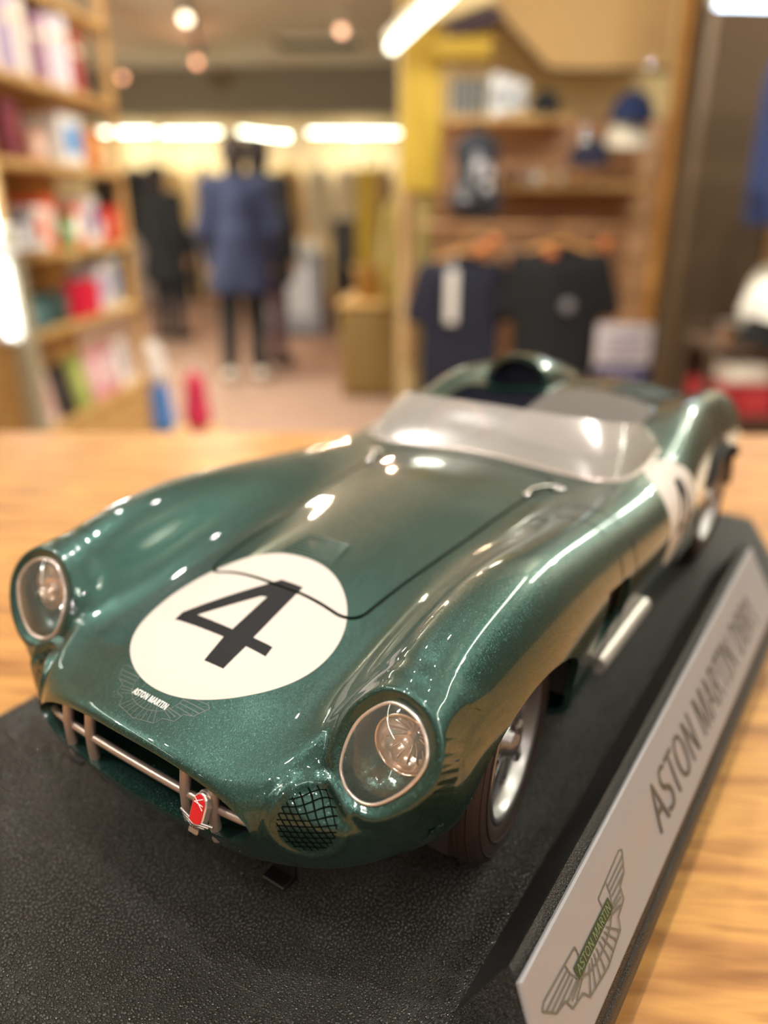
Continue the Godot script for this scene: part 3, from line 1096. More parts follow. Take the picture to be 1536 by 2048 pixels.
func build_seams(car: Node3D) -> void:
	var top := Probe.new(Vector3(0, 40, -30), Vector3.RIGHT, Vector3(0, 0, -1), GP, GN, 60.0, 0.2)
	# louvres across the bonnet
	for k in 8:
		var z := 0.2 - 0.86 * k
		var w := 5.3 - 0.12 * k
		var pts := []
		for i in 13:
			var q := top.drop(lerpf(-w, w, i / 12.0) - 0.3, -30 - z)
			pts.append(q[0] + q[1] * 0.02)
		var b := MB.new(MM)
		b.tube(pts, 0.17, 6)
		b.ball(pts[0], Vector3.ONE * 0.24, 8, 6)
		b.ball(pts[12], Vector3.ONE * 0.24, 8, 6)
		hang("louvre", b.done(), M.paint, car)
	for s in [1.0, -1.0]:
		var side := Probe.new(Vector3(43 * s, 30, -55), Vector3(0, 0, -s), Vector3.UP, GP, GN, 40.0, 0.2)
		for spec in [[-34.0, 25.0], [-42.0, 27.0], [-84.0, 37.0]]:
			var pts := []
			for x in range(int(spec[1]), 40):
				var q := top.drop(x * s, -30 - spec[0])
				pts.append(q[0] - q[1] * 0.05)
			for y in range(37, 13, -1):
				var q := side.drop(-(spec[0] + 55) * s, y - 30.0)
				if pts.size() and q[0].y > pts[-1].y - 0.3: continue
				pts.append(q[0] - q[1] * 0.05)
			var b := MB.new(MM)
			b.tube(pts, 0.17, 6)
			hang("panel_gap", b.done(), M.seam, car)
		# bonnet catches
		var catch := Node3D.new()
		catch.name = "bonnet_catch" if s > 0 else "bonnet_catch_001"
		car.add_child(catch)
		var a := top.drop(19.3 * s, -30 + 45)
		var e := top.drop(22.5 * s, -30 + 52)
		var b := MB.new(MM)
		b.tube([a[0] + Vector3(0, 0.3, 0), a[0] + Vector3(0.2 * s, 1.1, -1.5), a[0].lerp(e[0], 0.6) + Vector3(0, 1.2, 0), e[0] + Vector3(0, 0.4, 0)], 0.45, 8)
		hang("lever", b.done(), M.chrome, catch)
		b = MB.new(MM)
		b.ball(a[0] + a[1] * 0.3, Vector3(0.9, 0.7, 0.9), 14, 8)
		b.ball(e[0] + e[1] * 0.2, Vector3(2.0, 0.6, 1.0), 14, 8)
		hang("catch_foot", b.done(), M.chrome, catch)
		# outlet behind the front wheel
		var dark := field(func(p: Vector3, n: Vector3) -> float:
			if p.x * s < 36: return -20.0
			return -round_box(Vector2(p.z, p.y), Vector2(-33.5, 27.5), Vector2(9, 7.5), 1.0), 4 * SU, 8 * SU, -20.0)
		hang("side_outlet", patch([dark], 4 * SU, 8 * SU, -2.2), M.black, car)
		# exhaust along the sill
		if s > 0:
			b = MB.new(MM)
			var outer := []
			for i in 9: outer.append(Vector3(40.6, 14.6, lerpf(-33.5, -62, i / 8.0)))
			b.tube(outer, 1.8, 14)
			hang("exhaust_pipe", b.done(), M.pipe, car)
		# jacking bracket under the nose
		b = MB.new(MM)
		var jx := 17.8 if s > 0 else -28.0
		b.box(Vector3(jx, 9.0, 28.6), Vector3(4.2, 9.0, 1.0), 0.2)
		b.box(Vector3(jx, 4.9, 29.8), Vector3(4.2, 1.0, 3.2), 0.2)
		hang("jacking_bracket", b.done(), M.black, car)

func build_cockpit(car: Node3D) -> void:
	var top := Probe.new(Vector3(0, 42, -85), Vector3.RIGHT, Vector3(0, 0, -1), GP, GN, 46.0, 0.2)
	# tub
	var outline := []
	for i in 48:
		var t := TAU * i / 48.0
		var c := Vector2(cos(t), sin(t))
		var k := pow(pow(absf(c.x), 4.0) + pow(absf(c.y), 4.0), -0.25)
		outline.append(Vector2(-14.2 + c.x * k * 12.9, -86 + c.y * k * 20.7))
	var ring := func(k: float, down: float, flat: bool) -> PackedVector3Array:
		var o := PackedVector3Array()
		for p in outline:
			var x: float = -14.2 + (p.x + 14.2) * k
			var z: float = -86 + (p.y + 86) * k
			o.append(Vector3(x, down if flat else top.drop(x, -85 - z)[0].y - down, z))
		return o
	var b := MB.new(MM)
	var rr := [ring.call(1.0, 0.9, false), ring.call(0.99, 8.0, false), ring.call(0.96, 16.0, true)]
	b.rings(rr, 1)
	b.fan(rr[2], false)
	hang("cockpit_tub", b.done(), M.cockpit, car)
	b = MB.new(MM)
	b.box(Vector3(-14, 30, -100), Vector3(19, 22, 4), 1.8, Basis(Vector3.RIGHT, -0.22))
	b.box(Vector3(-14, 20, -89), Vector3(19, 5, 18), 2.0)
	hang("seat", b.done(), M.seat, car)
	# steering wheel
	var sw := Node3D.new()
	sw.name = "steering_wheel"
	car.add_child(sw)
	var sb := Basis(Vector3.RIGHT, -0.35)
	var sc := Vector3(-14, 39.5, -75.5)
	var pts := []
	for i in 36: pts.append(sc + sb * Vector3(cos(TAU * i / 36.0) * 8.6, sin(TAU * i / 36.0) * 8.6, 0))
	b = MB.new(MM)
	b.tube(pts, 0.55, 8, true)
	hang("rim", b.done(), M.rim_wood, sw)
	b = MB.new(MM)
	for k in 3:
		var t := -PI / 2 + TAU * k / 3.0
		b.tube([sc, sc + sb * Vector3(cos(t) * 8.5, sin(t) * 8.5, 0)], 0.35, 6)
	b.tube([sc, sc + sb * Vector3(0, 0, 9)], 0.8, 8)
	hang("spokes", b.done(), M.alloy, sw)
	# windscreen: a low wrap-round sheet with thickness
	var lo := [Vector2(34.0, -85), Vector2(34.3, -77), Vector2(34.0, -67), Vector2(31.5, -60.6), Vector2(22, -60.2), Vector2(9, -60.8), Vector2(0, -61)]
	var hi := [Vector3(31.0, 45.5, -87), Vector3(30.6, 48.6, -82), Vector3(29.6, 50.0, -75.5), Vector3(26.2, 50.4, -71.4), Vector3(18, 50.8, -70.2), Vector3(8, 51, -69.8), Vector3(0, 51, -69.8)]
	var base := []
	var crest := []
	for i in 13:
		var j := i if i < 7 else 12 - i
		var f := -1.0 if i < 6 else 1.0
		if i == 6: f = 1.0
		var x: float = lo[j].x * f
		base.append(top.drop(x, -85 - lo[j].y)[0] - Vector3(0, 0.4, 0))
		crest.append(Vector3(hi[j].x * f, hi[j].y, hi[j].z))
	var bl := spline_line(base, 6)
	var cl := spline_line(crest, 6)
	var rows := []
	for r in 6:
		var line := PackedVector3Array()
		for i in bl.size():
			var out := Vector3(bl[i].x * 0.02, 0.5, 0.6) * sin(PI * r / 5.0) * 0.6
			line.append(bl[i].lerp(cl[i], r / 5.0) + out)
		rows.append(line)
	b = MB.new(MM)
	var inner := []
	for l in rows:
		var o := PackedVector3Array()
		for i in l.size(): o.append(l[i] + Vector3(-l[i].x * 0.012, -0.3, -0.45))
		inner.append(o)
	b.rings(inner, 1, false)
	var fore := rows.duplicate()
	fore.reverse()
	b.rings(fore, 1, false)
	b.rings([rows[5], inner[5]], 2, false)
	hang("windscreen", b.done(), M.screen, car)
	b = MB.new(MM)
	var edge := []
	for p in bl: edge.append(p + Vector3(0, 0.45, 0.1))
	b.tube(edge, 0.35, 6)
	hang("windscreen_strip", b.done(), M.trim, car)
	# head fairing behind the driver with a dark hollow facing forward
	var fair := Node3D.new()
	fair.name = "head_fairing"
	car.add_child(fair)
	var sect := func(w: float, h: float, z: float, y0: float, k: float) -> PackedVector3Array:
		var o := PackedVector3Array()
		for i in 25:
			var t := PI * i / 24.0
			o.append(Vector3(-14 - cos(t) * w * k, y0 + pow(sin(t), 0.8) * h * k, z))
		return o
	b = MB.new(MM)
	var rs := []
	for q in [[9.8, 9.6, -110.0], [10.0, 10.0, -113.0], [9.4, 9.4, -121.0], [7.8, 7.8, -134.0], [5.8, 6.0, -148.0], [3.6, 4.0, -160.0], [1.0, 1.2, -170.0]]:
		rs.append(sect.call(q[0], q[1], q[2], top.drop(-14, 85 * -1.0 - maxf(q[2], -129.0))[0].y - 1.0 - maxf(0.0, (-129.0 - q[2])) * 0.22, 1.0))
	rs.reverse()
	b.rings(rs, 1, false)
	rs.reverse()
	b.rings([sect.call(9.8, 9.6, -110.0, rs[0][0].y, 0.86), sect.call(9.8, 9.6, -110.0, rs[0][0].y, 1.0)], 2, false)
	hang("fairing_shell", b.done(), M.paint, fair)
	b = MB.new(MM)
	var ins := [sect.call(9.8, 9.6, -117.0, rs[0][0].y, 0.8), sect.call(9.8, 9.6, -110.0, rs[0][0].y, 0.86)]
	b.rings(ins, 1, false)
	b.fan(ins[0], true)
	hang("head_pad", b.done(), M.cockpit, fair)

func build_wheels(car: Node3D) -> void:
	for w in [[1.0, 0.0], [-1.0, 0.0], [1.0, -127.0], [-1.0, -127.0]]:
		var s: float = w[0]
		var wheel := Node3D.new()
		wheel.name = "wheel" if car.get_node_or_null("wheel") == null else "wheel_%03d" % [car.get_children().filter(func(x): return x.name.begins_with("wheel")).size()]
		car.add_child(wheel)
		wheel.position = Vector3(35.3 * s, 18.35, w[1]) * MM
		if w[1] == 0.0: wheel.rotation.y = 0.13
		var ax := Basis(Vector3.UP, Vector3(s, 0, 0), Vector3(0, 0, -s))
		var b := MB.new(MM)
		b.lathe([Vector2(11.8, -4.2), Vector2(13.5, -4.9), Vector2(16.5, -4.8), Vector2(18.0, -4.0), Vector2(18.35, -2.5), Vector2(18.35, 2.5), Vector2(18.0, 3.9), Vector2(16.5, 4.7), Vector2(13.6, 4.8), Vector2(12.2, 4.3), Vector2(11.8, 3.6)], Vector3.ZERO, ax, 64)
		hang("tyre", b.done(), M.tyre, wheel)
		b = MB.new(MM)
		for r in [[14.6, 4.85], [16.7, 4.6], [18.25, 3.2], [18.35, 1.4], [18.35, -1.4], [18.35, -3.0]]:
			var pts := []
			for i in 64: pts.append(ax * Vector3(cos(TAU * i / 64.0) * r[0], r[1], sin(TAU * i / 64.0) * r[0]))
			b.tube(pts, 0.14, 5, true)
		hang("tread_line", b.done(), M.tyre_line, wheel)
		b = MB.new(MM)
		b.lathe([Vector2(12.3, 3.9), Vector2(12.2, 4.5), Vector2(11.6, 4.6), Vector2(11.2, 4.1), Vector2(11.0, 2.4), Vector2(10.3, 2.0), Vector2(10.3, -3.0)], Vector3.ZERO, ax, 56)
		hang("wheel_rim", b.done(), M.alloy, wheel)
		b = MB.new(MM)
		b.lathe([Vector2(10.2, -2.9), Vector2(8.6, -2.9), Vector2(8.4, -1.6), Vector2(3.0, -1.4)], Vector3.ZERO, ax, 48)
		hang("brake_drum", b.done(), M.black, wheel)
		b = MB.new(MM)
		for k in 40:
			var t := TAU * k / 40.0
			var t2 := t + (0.35 if k % 2 == 0 else -0.35)
			var h := 2.2 if k % 4 < 2 else -1.6
			b.tube([ax * Vector3(cos(t) * 3.0, 2.6 if k % 2 == 0 else 0.4, sin(t) * 3.0), ax * Vector3(cos(t2) * 10.6, h, sin(t2) * 10.6)], 0.22, 5)
		hang("wire_spokes", b.done(), M.alloy, wheel)
		b = MB.new(MM)
		b.lathe([Vector2(3.6, -2.5), Vector2(3.4, 1.0), Vector2(3.3, 2.6), Vector2(2.6, 3.2), Vector2(2.4, 3.9), Vector2(1.5, 4.7), Vector2(0.01, 4.9)], Vector3.ZERO, ax, 28)
		hang("hub", b.done(), M.alloy, wheel)
		b = MB.new(MM)
		for e in [-1.0, 1.0]:
			b.box(ax * Vector3(e * 2.3, 4.3, 0.5), Vector3(1.1, 3.0, 1.9), 0.4, Basis(Vector3(s, 0, 0), 0.3))
		hang("knock_off_ear", b.done(), M.alloy, wheel)
	for s in [1.0, -1.0]:
		for zc in [2.0, -127.0]:
			var b := MB.new(MM)
			var rs := []
			for x in [42.5, 40.0, 32.0, 24.0]:
				var o := PackedVector3Array()
				for i in 33:
					var t := PI * (i - 4) / 24.0
					var y := 17.8 + sin(t) * 15.9
					if i < 4: y = lerpf(16.5, 17.8, i / 4.0)
					if i > 28: y = lerpf(17.8, 16.5, (i - 28) / 4.0)
					var z := cos(clampf(t, 0, PI)) * 20.6
					var xx: float = x if i > 3 and i < 29 else minf(x, 40.5)
					if x > 42 and y < 26: xx = 40.8
					o.append(Vector3(xx * s, y, zc + z))
				rs.append(o)
			if s < 0: rs.reverse()
			b.rings(rs, 1, false)
			b.fan(rs[3] if s > 0 else rs[0], s > 0)
			hang("wheel_well", b.done(), M.liner, car)
# ------------------------------------------------------------------ counter and plinth
func build_counter() -> void:
	var c := thing("shop_counter", "broad orange wooden shop counter carrying the black plinth and model car", "counter", Vector3(0.25, 0, 0.35))
	var y := COUNTER_Y - 0.0035
	# the far edge runs slightly askew
	var b := MB.new()
	var o := Vector3(0.25, 0, 0.35)
	var top := [Vector3(-1.0, y, -0.305), Vector3(1.25, y, -0.46), Vector3(1.35, y, 1.0), Vector3(-0.9, y, 1.15)]
	var ctr := Vector3.ZERO
	for p in top: ctr += p * 0.25
	var ring := func(k: float, dy: float) -> PackedVector3Array:
		var r := PackedVector3Array()
		for p in top: r.append(p + (ctr - p).normalized() * k + Vector3(0, dy, 0) - o)
		return r
	var rs := [ring.call(0.004, -0.045), ring.call(0.0, -0.041), ring.call(0.0, -0.004), ring.call(0.004, 0.0)]
	b.rings(rs, -1, true, true, true)
	hang("counter_top", b.done(), M.counter, c)
	b = MB.new()
	b.rings([ring.call(0.09, -y), ring.call(0.09, -0.045)], -1, true, true, false)
	hang("counter_body", b.done(), M.orange_wood, c)

func inset(poly: PackedVector2Array, d: float) -> PackedVector2Array:     # a convex outline moved inwards
	var out := PackedVector2Array()
	var n := poly.size()
	for i in n:
		var e1 := (poly[i] - poly[(i - 1 + n) % n]).normalized()
		var e2 := (poly[(i + 1) % n] - poly[i]).normalized()
		var n1 := Vector2(-e1.y, e1.x)
		var n2 := Vector2(-e2.y, e2.x)
		var m := (n1 + n2).normalized()
		out.append(poly[i] + m * d / m.dot(n1))
	return out

func build_plinth() -> void:
	var pl := thing("display_plinth", "black grained plastic plinth with silver lettered plate along one side under the model car", "plinth", car_point(Vector3(0, -3.5, 0)), TURN)
	var at := Vector3(0, 3.5, 0)
	var out := PackedVector2Array([Vector2(62.6, 44), Vector2(64.2, -120), Vector2(46, -168), Vector2(-42, -170), Vector2(-60.5, -118), Vector2(-58.0, 44), Vector2(-38, 82), Vector2(42, 82)])
	if Geometry2D.is_polygon_clockwise(out) : out.reverse()
	var sgn := 1.0 if inset(out, 1.0)[0].length() < out[0].length() else -1.0
	var ring := func(d: float, y: float) -> PackedVector3Array:
		var r := PackedVector3Array()
		var q := inset(out, d * sgn)
		for p in q: r.append(Vector3(p.x, y, p.y) + at)
		return r
	var a: PackedVector3Array = ring.call(0.0, 0.0)
	var rs := [ring.call(-0.4, -3.5), ring.call(-0.2, -1.0), ring.call(0.1, -0.3), ring.call(0.8, 0.0)]
	var b := MB.new(MM)
	var cw := Geometry2D.is_polygon_clockwise(inset(out, 0.0))
	if not cw: for i in rs.size(): rs[i].reverse()
	b.rings(rs, -1, true, true, true)
	var floor_part := hang("base", b.done(), M.plinth, pl)
	# the moulded grain: many tiny pimples over the top
	var pim := SphereMesh.new()
	pim.radius = 0.21 * MM
	pim.height = 0.30 * MM
	pim.radial_segments = 10
	pim.rings = 5
	pim.material = M.pimple
	var spots: Array[Transform3D] = []
	var lim := inset(out, 1.0 * sgn)
	var dice := RandomNumberGenerator.new()
	dice.seed = 5
	var z := -169.0
	while z < 81.0:
		var x := -60.0
		while x < 64.0:
			var p := Vector2(x + dice.randf_range(-0.24, 0.24), z + dice.randf_range(-0.24, 0.24))
			x += 0.5
			if z < -25 and dice.randf() < smoothstep(-25.0, -75.0, z): continue
			if not Geometry2D.is_point_in_polygon(p, lim): continue
			var k := dice.randf_range(0.6, 1.15)
			spots.append(Transform3D(Basis.from_scale(Vector3(k, k * dice.randf_range(0.6, 1.3), k)), (Vector3(p.x, 0.0, p.y) + at) * MM))
		z += 0.5
	var mmesh := MultiMesh.new()
	mmesh.transform_format = MultiMesh.TRANSFORM_3D
	mmesh.mesh = pim
	mmesh.instance_count = spots.size()
	for i in spots.size(): mmesh.set_instance_transform(i, spots[i])
	var grain_copies := MultiMeshInstance3D.new()
	grain_copies.multimesh = mmesh
	grain_copies.name = "moulded_grain"
	floor_part.add_child(grain_copies)
	grain_copies.set_meta("kind", "stuff")
	# a long wedge along the right-hand edge carries the plate
	var near := [Vector3(46.6, 0, 30.2), Vector3(53.0, 13.5, 30.2), Vector3(53.4, 13.95, 30.3), Vector3(54.0, 13.6, 30.5), Vector3(62.1, 0.9, 35.5), Vector3(62.3, 0, 35.8)]
	var far := [Vector3(44.6, 0, -117), Vector3(51.6, 13.5, -112), Vector3(52.0, 13.95, -111.8), Vector3(52.6, 13.6, -111.5), Vector3(62.9, 0.9, -104), Vector3(63.1, 0, -103)]
	b = MB.new(MM)
	var r0 := PackedVector3Array()
	var r1 := PackedVector3Array()
	for i in 6:
		r0.append(far[i] + at)
		r1.append(near[i] + at)
	b.rings([r0, r1], -1, true, true, true)
	hang("wedge", b.done(), M.plinth, pl)
	# the plate lies on the wedge's slope
	var p0 := Vector3(53.9, 13.7, 0)
	var p1 := Vector3(62.2, 0.9, 0)
	var down := (p1 - p0).normalized()
	var nn := Vector3(0, 0, -1).cross(down).normalized()
	if nn.y < 0: nn = -nn
	var spot := func(s: float, t: float, h: float) -> Vector3:      # s along the car to the rear, t down the slope, h above the plate
		return p0 + down * t + nn * h + Vector3(0.0062 * s * (t / 15.3) - 0.0099 * s * (1 - t / 15.3), 0, -s) + at
	var rim := []
	for q in [Vector2(-31.0, 0.9), Vector2(110.4, 0.9), Vector2(104.2, 14.4), Vector2(-35.0, 14.4)]: rim.append(q)
	b = MB.new(MM)
	var layers := []
	for l in [[0.0, 0.0], [0.0, 0.35], [0.35, 0.5]]:
		var r := PackedVector3Array()
		for q in rim:
			var m: Vector2 = q + (Vector2(35, 7.6) - q).sign() * l[0]
			r.append(spot.call(m.x, m.y, l[1]))
		layers.append(r)
	b.rings(layers, -1, true, false, true)
	var plate := hang("name_plate", b.done(), M.label, pl)
	var set_down := func(s0: float, t0: float, kx: float) -> Callable:
		return func(x: float, y: float, z: float) -> Array: return [spot.call(s0 + x * kx, t0 - y, 0.62 + z), nn]
	hang("plate_lettering", lettering("ASTON MARTIN DBR1", 6.3, 0.22, set_down.call(50.0, 8.4, 0.93), "Droid Sans", 400), M.label_ink, plate)
	b = MB.new(MM)
	for l in wing_lines():
		for i in l.size() - 1:
			var p: Vector2 = l[i]
			var q: Vector2 = l[i + 1]
			var d: Vector2 = (q - p).normalized()
			var w := Vector2(-d.y, d.x) * 0.19
			var f := func(v: Vector2) -> Vector3: return spot.call(-15.6 + v.x, 8.35 - v.y, 0.6)
			var P := Vector2(p.x * 14.1, p.y * 9.2)
			var Q := Vector2(q.x * 14.1, q.y * 9.2)
			d = (Q - P).normalized()
			w = Vector2(-d.y, d.x) * 0.12
			b.quad(f.call(P + w), f.call(Q + w), f.call(Q - w), f.call(P - w))
	hang("winged_emblem", b.done(), M.label_line, plate)
	b = MB.new(MM)
	var bar := []
	for q in [Vector2(-6.2, -0.85), Vector2(-6.2, 0.85), Vector2(6.2, 0.85), Vector2(6.2, -0.85)]: bar.append(spot.call(-15.6 + q.x, 8.0 - q.y, 0.61))
	b.quad(bar[0], bar[1], bar[2], bar[3])
	hang("green_bar", b.done(), M.label_green, plate)
	hang("emblem_lettering", lettering("ASTON MARTIN", 1.15, 0.0, func(x: float, y: float, z: float) -> Array: return [spot.call(-15.6 + x * 1.02, 8.0 - y, 0.65 + z), nn], "Droid Sans", 400), M.label_light, plate)

# ------------------------------------------------------------------ lamps
func spot_lamp(at: Vector3, aim: Vector3, label: String, e: float, c := Color("ffdcb4"), show := 14.0) -> void:
	var t := thing("ceiling_spot", label, "spotlight", at, 0, "ceiling spotlights")
	var d := (aim - at).normalized()
	var x := d.cross(Vector3(0.3, 0.1, 1)).normalized()
	var gl := 0.016 if show > 8.0 else 0.045
	var bs := Basis(x, -d, x.cross(-d))
	var b := MB.new()
	b.lathe([Vector2(0.006, 0.0), Vector2(0.04, 0.0), Vector2(0.045, -0.012), Vector2(0.045, -0.02), Vector2(0.006, -0.02)], Vector3.ZERO, Basis.IDENTITY, 20)
	b.tube([Vector3(0, -0.01, 0), Vector3(0, -0.09, 0)], 0.008, 8)
	hang("mount", b.done(), M.fitting, t)
	b = MB.new()
	b.lathe([Vector2(0.012, 0.06), Vector2(0.034, 0.05), Vector2(0.038, -0.05), Vector2(0.041, -0.06), Vector2(0.036, -0.06), Vector2(0.03, -0.045), Vector2(0.012, 0.01)], Vector3(0, -0.11, 0), bs, 24)
	hang("lamp_housing", b.done(), M.fitting, t)
	b = MB.new()
	b.lathe([Vector2(0.001, -0.046), Vector2(gl, -0.046), Vector2(gl, -0.05), Vector2(0.001, -0.052)], Vector3(0, -0.11, 0), bs, 24)
	hang("glowing_lamp", b.done(), glow(c, show), t)
	var l := SpotLight3D.new()
	l.name = "beam"
	t.add_child(l)
	l.position = Vector3(0, -0.11, 0) + d * 0.062
	l.basis = Basis.looking_at(d, Vector3(0.3, 0.1, 1))
	l.spot_angle = 62
	l.spot_angle_attenuation = 0.8
	l.spot_range = 30
	l.spot_attenuation = 2
	l.light_color = c
	l.light_energy = e
	l.light_size = 0.013
	l.shadow_enabled = true

func tube_lamp(a: Vector3, b_: Vector3, label: String, e: float, c := Color("f4ffd8"), show := 6.0, facing := Vector3.DOWN, rad := 0.02, hang_to := 0.0, all_round := 0.0) -> void:
	var mid := (a + b_) * 0.5
	var t := thing("tube_light", label, "tube light", mid, 0, "")
	var d := (b_ - a).normalized()
	var len := a.distance_to(b_)
	var side := d.cross(facing).normalized()
	var bs := Basis(d, side, d.cross(side))
	if bs.z.dot(facing) < 0: bs = Basis(d, -side, d.cross(-side))
	var m := MB.new()
	m.box(-facing * (rad + 0.022), Vector3(len + 0.05, 0.06, 0.03), 0.004, bs)
	m.box(bs * Vector3(len * 0.5 + 0.012, 0, 0), Vector3(0.02, 0.05, 0.05), 0.004, bs)
	m.box(bs * Vector3(-len * 0.5 - 0.012, 0, 0), Vector3(0.02, 0.05, 0.05), 0.004, bs)
	if hang_to > 0.0:
		for f in [-0.35, 0.35]:
			var p: Vector3 = d * len * f - facing * (rad + 0.03)
			m.tube([p, Vector3(p.x, hang_to - mid.y, p.z)], 0.006, 6)
	hang("lamp_holder", m.done(), M.fitting, t)
	m = MB.new()
	m.tube([a - mid, b_ - mid], rad, 12)
	hang("glowing_tube", m.done(), glow(c, show), t)
	var l := AreaLight3D.new()
	l.name = "tube_glow"
	t.add_child(l)
	l.position = facing * (rad + 0.004)
	l.basis = Basis.looking_at(facing, d if absf(facing.dot(d)) < 0.9 else side).rotated(facing, 0)
	l.area_size = Vector2(rad * 2, len)
	l.light_energy = e
	l.light_color = c
	l.area_range = 30
	l.area_attenuation = 2
	l.shadow_enabled = true
	if all_round > 0.0:
		var o := OmniLight3D.new()
		o.name = "tube_spill"
		t.add_child(o)
		o.position = facing * (rad + 0.03)
		o.light_energy = all_round
		o.light_color = c
		o.light_size = 0.02
		o.omni_range = 30
		o.omni_attenuation = 2
		o.shadow_enabled = true

func build_lights() -> void:
	M.fitting = hexm("d8d4c8", 0.5)
	var W := Color("fff6ec")
	# spots over and behind the counter
	spot_lamp(Vector3(-0.25, 2.84, 2.5), Vector3(-0.05, 1.1, 0.1), "white ceiling spotlight behind the camera aimed at the counter", 0.7, W, 16)
	spot_lamp(Vector3(0.9, 2.84, 0.9), Vector3(0.3, 1.1, -0.2), "white ceiling spotlight over the right end of the counter", 0.5, W, 16)
	spot_lamp(Vector3(-1.5, 2.84, 0.06), Vector3(-0.3, 1.1, -0.05), "white ceiling spotlight over the left end of the counter", 1.3, W, 16)
	spot_lamp(Vector3(-0.5, 2.84, -1.0), Vector3(-0.4, 1.1, -0.6), "white ceiling spotlight just beyond the counter edge", 0.5, W, 16)
	spot_lamp(Vector3(0.7, 2.84, -1.6), Vector3(0.6, 1.2, -3.9), "white ceiling spotlight aimed at the hat shelves", 2.4, W, 16)
	spot_lamp(Vector3(-0.2, 2.84, -2.2), Vector3(0.3, 0.8, -4.0), "white ceiling spotlight aimed at the hanging dark shirts", 2.0, W, 16)
	spot_lamp(Vector3(-0.7, 2.84, -2.6), Vector3(-1.6, 1.2, -2.9), "white ceiling spotlight aimed at the merchandise shelves", 2.2, W, 16)
	spot_lamp(Vector3(-0.9, 2.84, 3.1), Vector3(-0.3, 0.9, 1.2), "white ceiling spotlight furthest behind the camera", 1.0, W, 16)
	spot_lamp(Vector3(1.7, 2.84, 2.6), Vector3(0.9, 0.9, 1.0), "white ceiling spotlight behind the camera to the right", 1.0, W, 16)
	spot_lamp(Vector3(1.4, 2.84, -2.2), Vector3(1.3, 1.0, -3.2), "white ceiling spotlight over the dark panel and white hats", 1.6, W, 16)
	spot_lamp(Vector3(-0.09, 2.84, -0.13), Vector3(-0.09, 1.1, -0.13), "white ceiling spotlight straight above the model car", 1.5, W, 16)
	for q in [[-0.6, 0.4, "over the middle of the counter"], [0.35, -0.7, "over the far right corner of the counter"], [-0.9, -0.2, "over the far left corner of the counter"], [0.2, 1.9, "behind the camera over the aisle"], [1.5, -0.4, "right of the counter by the side wall"], [-1.9, 1.7, "behind the camera to the left"]]:
		spot_lamp(Vector3(q[0], 2.84, q[1]), Vector3(q[0] * 0.8, 1.0, q[1] - 0.2), "white ceiling spotlight %s" % q[2], 0.2, W, 16)
	spot_lamp(Vector3(-0.75, 2.84, -4.3), Vector3(-0.9, 0.2, -5.0), "white ceiling spotlight over the carpet in front of the bay", 2.4, W, 16)
	# spots in view far back
	spot_lamp(Vector3(-3.98, 2.84, -10.1), Vector3(-3.6, 0.8, -8.0), "far ceiling spotlight nearest the back left corner", 1.5, Color("ffb48c"), 4.5)
	spot_lamp(Vector3(-2.78, 2.84, -9.2), Vector3(-2.4, 0.9, -6.5), "far ceiling spotlight above the shopper in navy", 2.0, Color("ffb48c"), 4.5)
	spot_lamp(Vector3(-2.24, 2.84, -7.2), Vector3(-2.0, 0.6, -4.6), "bright ceiling spotlight cut by the top of the view", 2.2, Color("fff0d0"), 7)
	spot_lamp(Vector3(-1.01, 2.84, -7.75), Vector3(-0.9, 0.6, -5.2), "far ceiling spotlight right of the air vent", 1.8, Color("ffc49c"), 4.5)
	spot_lamp(Vector3(-2.6, 2.84, -4.4), Vector3(-2.2, 0.2, -5.4), "white ceiling spotlight over the open carpet", 2.5, W, 16)
	# tubes along the far wall and over the bays
	var G := Color("f4f8e4")
	tube_lamp(Vector3(-4.62, 2.16, -10.62), Vector3(-3.85, 2.16, -10.62), "far wall tube light at the left end of the row", 1.1, G, 9, Vector3.DOWN, 0.02, 2.36, 0.1)
	tube_lamp(Vector3(-3.75, 2.15, -10.62), Vector3(-2.98, 2.15, -10.62), "far wall tube light second from the left", 1.1, G, 9, Vector3.DOWN, 0.02, 2.36, 0.1)
	tube_lamp(Vector3(-2.72, 2.16, -10.62), Vector3(-2.05, 2.07, -10.4), "sagging far wall tube light above the tall shopper", 1.1, G, 9, Vector3.DOWN, 0.02, 2.36, 0.1)
	tube_lamp(Vector3(-1.82, 2.14, -10.62), Vector3(-0.62, 2.13, -10.62), "far wall tube light at the right end of the row", 1.3, G, 9, Vector3.DOWN, 0.02, 2.36, 0.12)
	tube_lamp(Vector3(-0.29, 1.944, -4.02), Vector3(0.0, 1.944, -3.0), "slanting tube light above the yellow bay post", 0.9, G, 7)
	tube_lamp(Vector3(0.84, 1.885, -2.95), Vector3(1.5, 1.86, -2.95), "bluish tube light at the top right corner", 0.12, Color("d4e8ff"), 9, Vector3.DOWN, 0.03)
	tube_lamp(Vector3(-1.43, 1.095, -2.43), Vector3(-1.43, 0.86, -2.43), "upright white light strip below the tray at the left edge", 0.2, Color("f4fbff"), 6, Vector3(0.9, 0, 0.43).normalized(), 0.016)
	tube_lamp(Vector3(-1.44, 1.40, -2.43), Vector3(-1.44, 1.15, -2.43), "upright white light strip above the tray at the left edge", 0.2, Color("f4fbff"), 6, Vector3(0.9, 0, 0.43).normalized(), 0.014)
	tube_lamp(Vector3(1.55, 2.62, -1.9), Vector3(1.15, 2.62, 1.3), "long ceiling tube light over the right of the counter", 1.9, G, 8, Vector3.DOWN, 0.02, 2.84, 0.4)
	tube_lamp(Vector3(2.35, 2.5, -3.6), Vector3(1.75, 2.5, -1.7), "ceiling tube light by the right wall beyond the counter", 1.8, G, 14, Vector3.DOWN, 0.025, 2.84, 2.4)
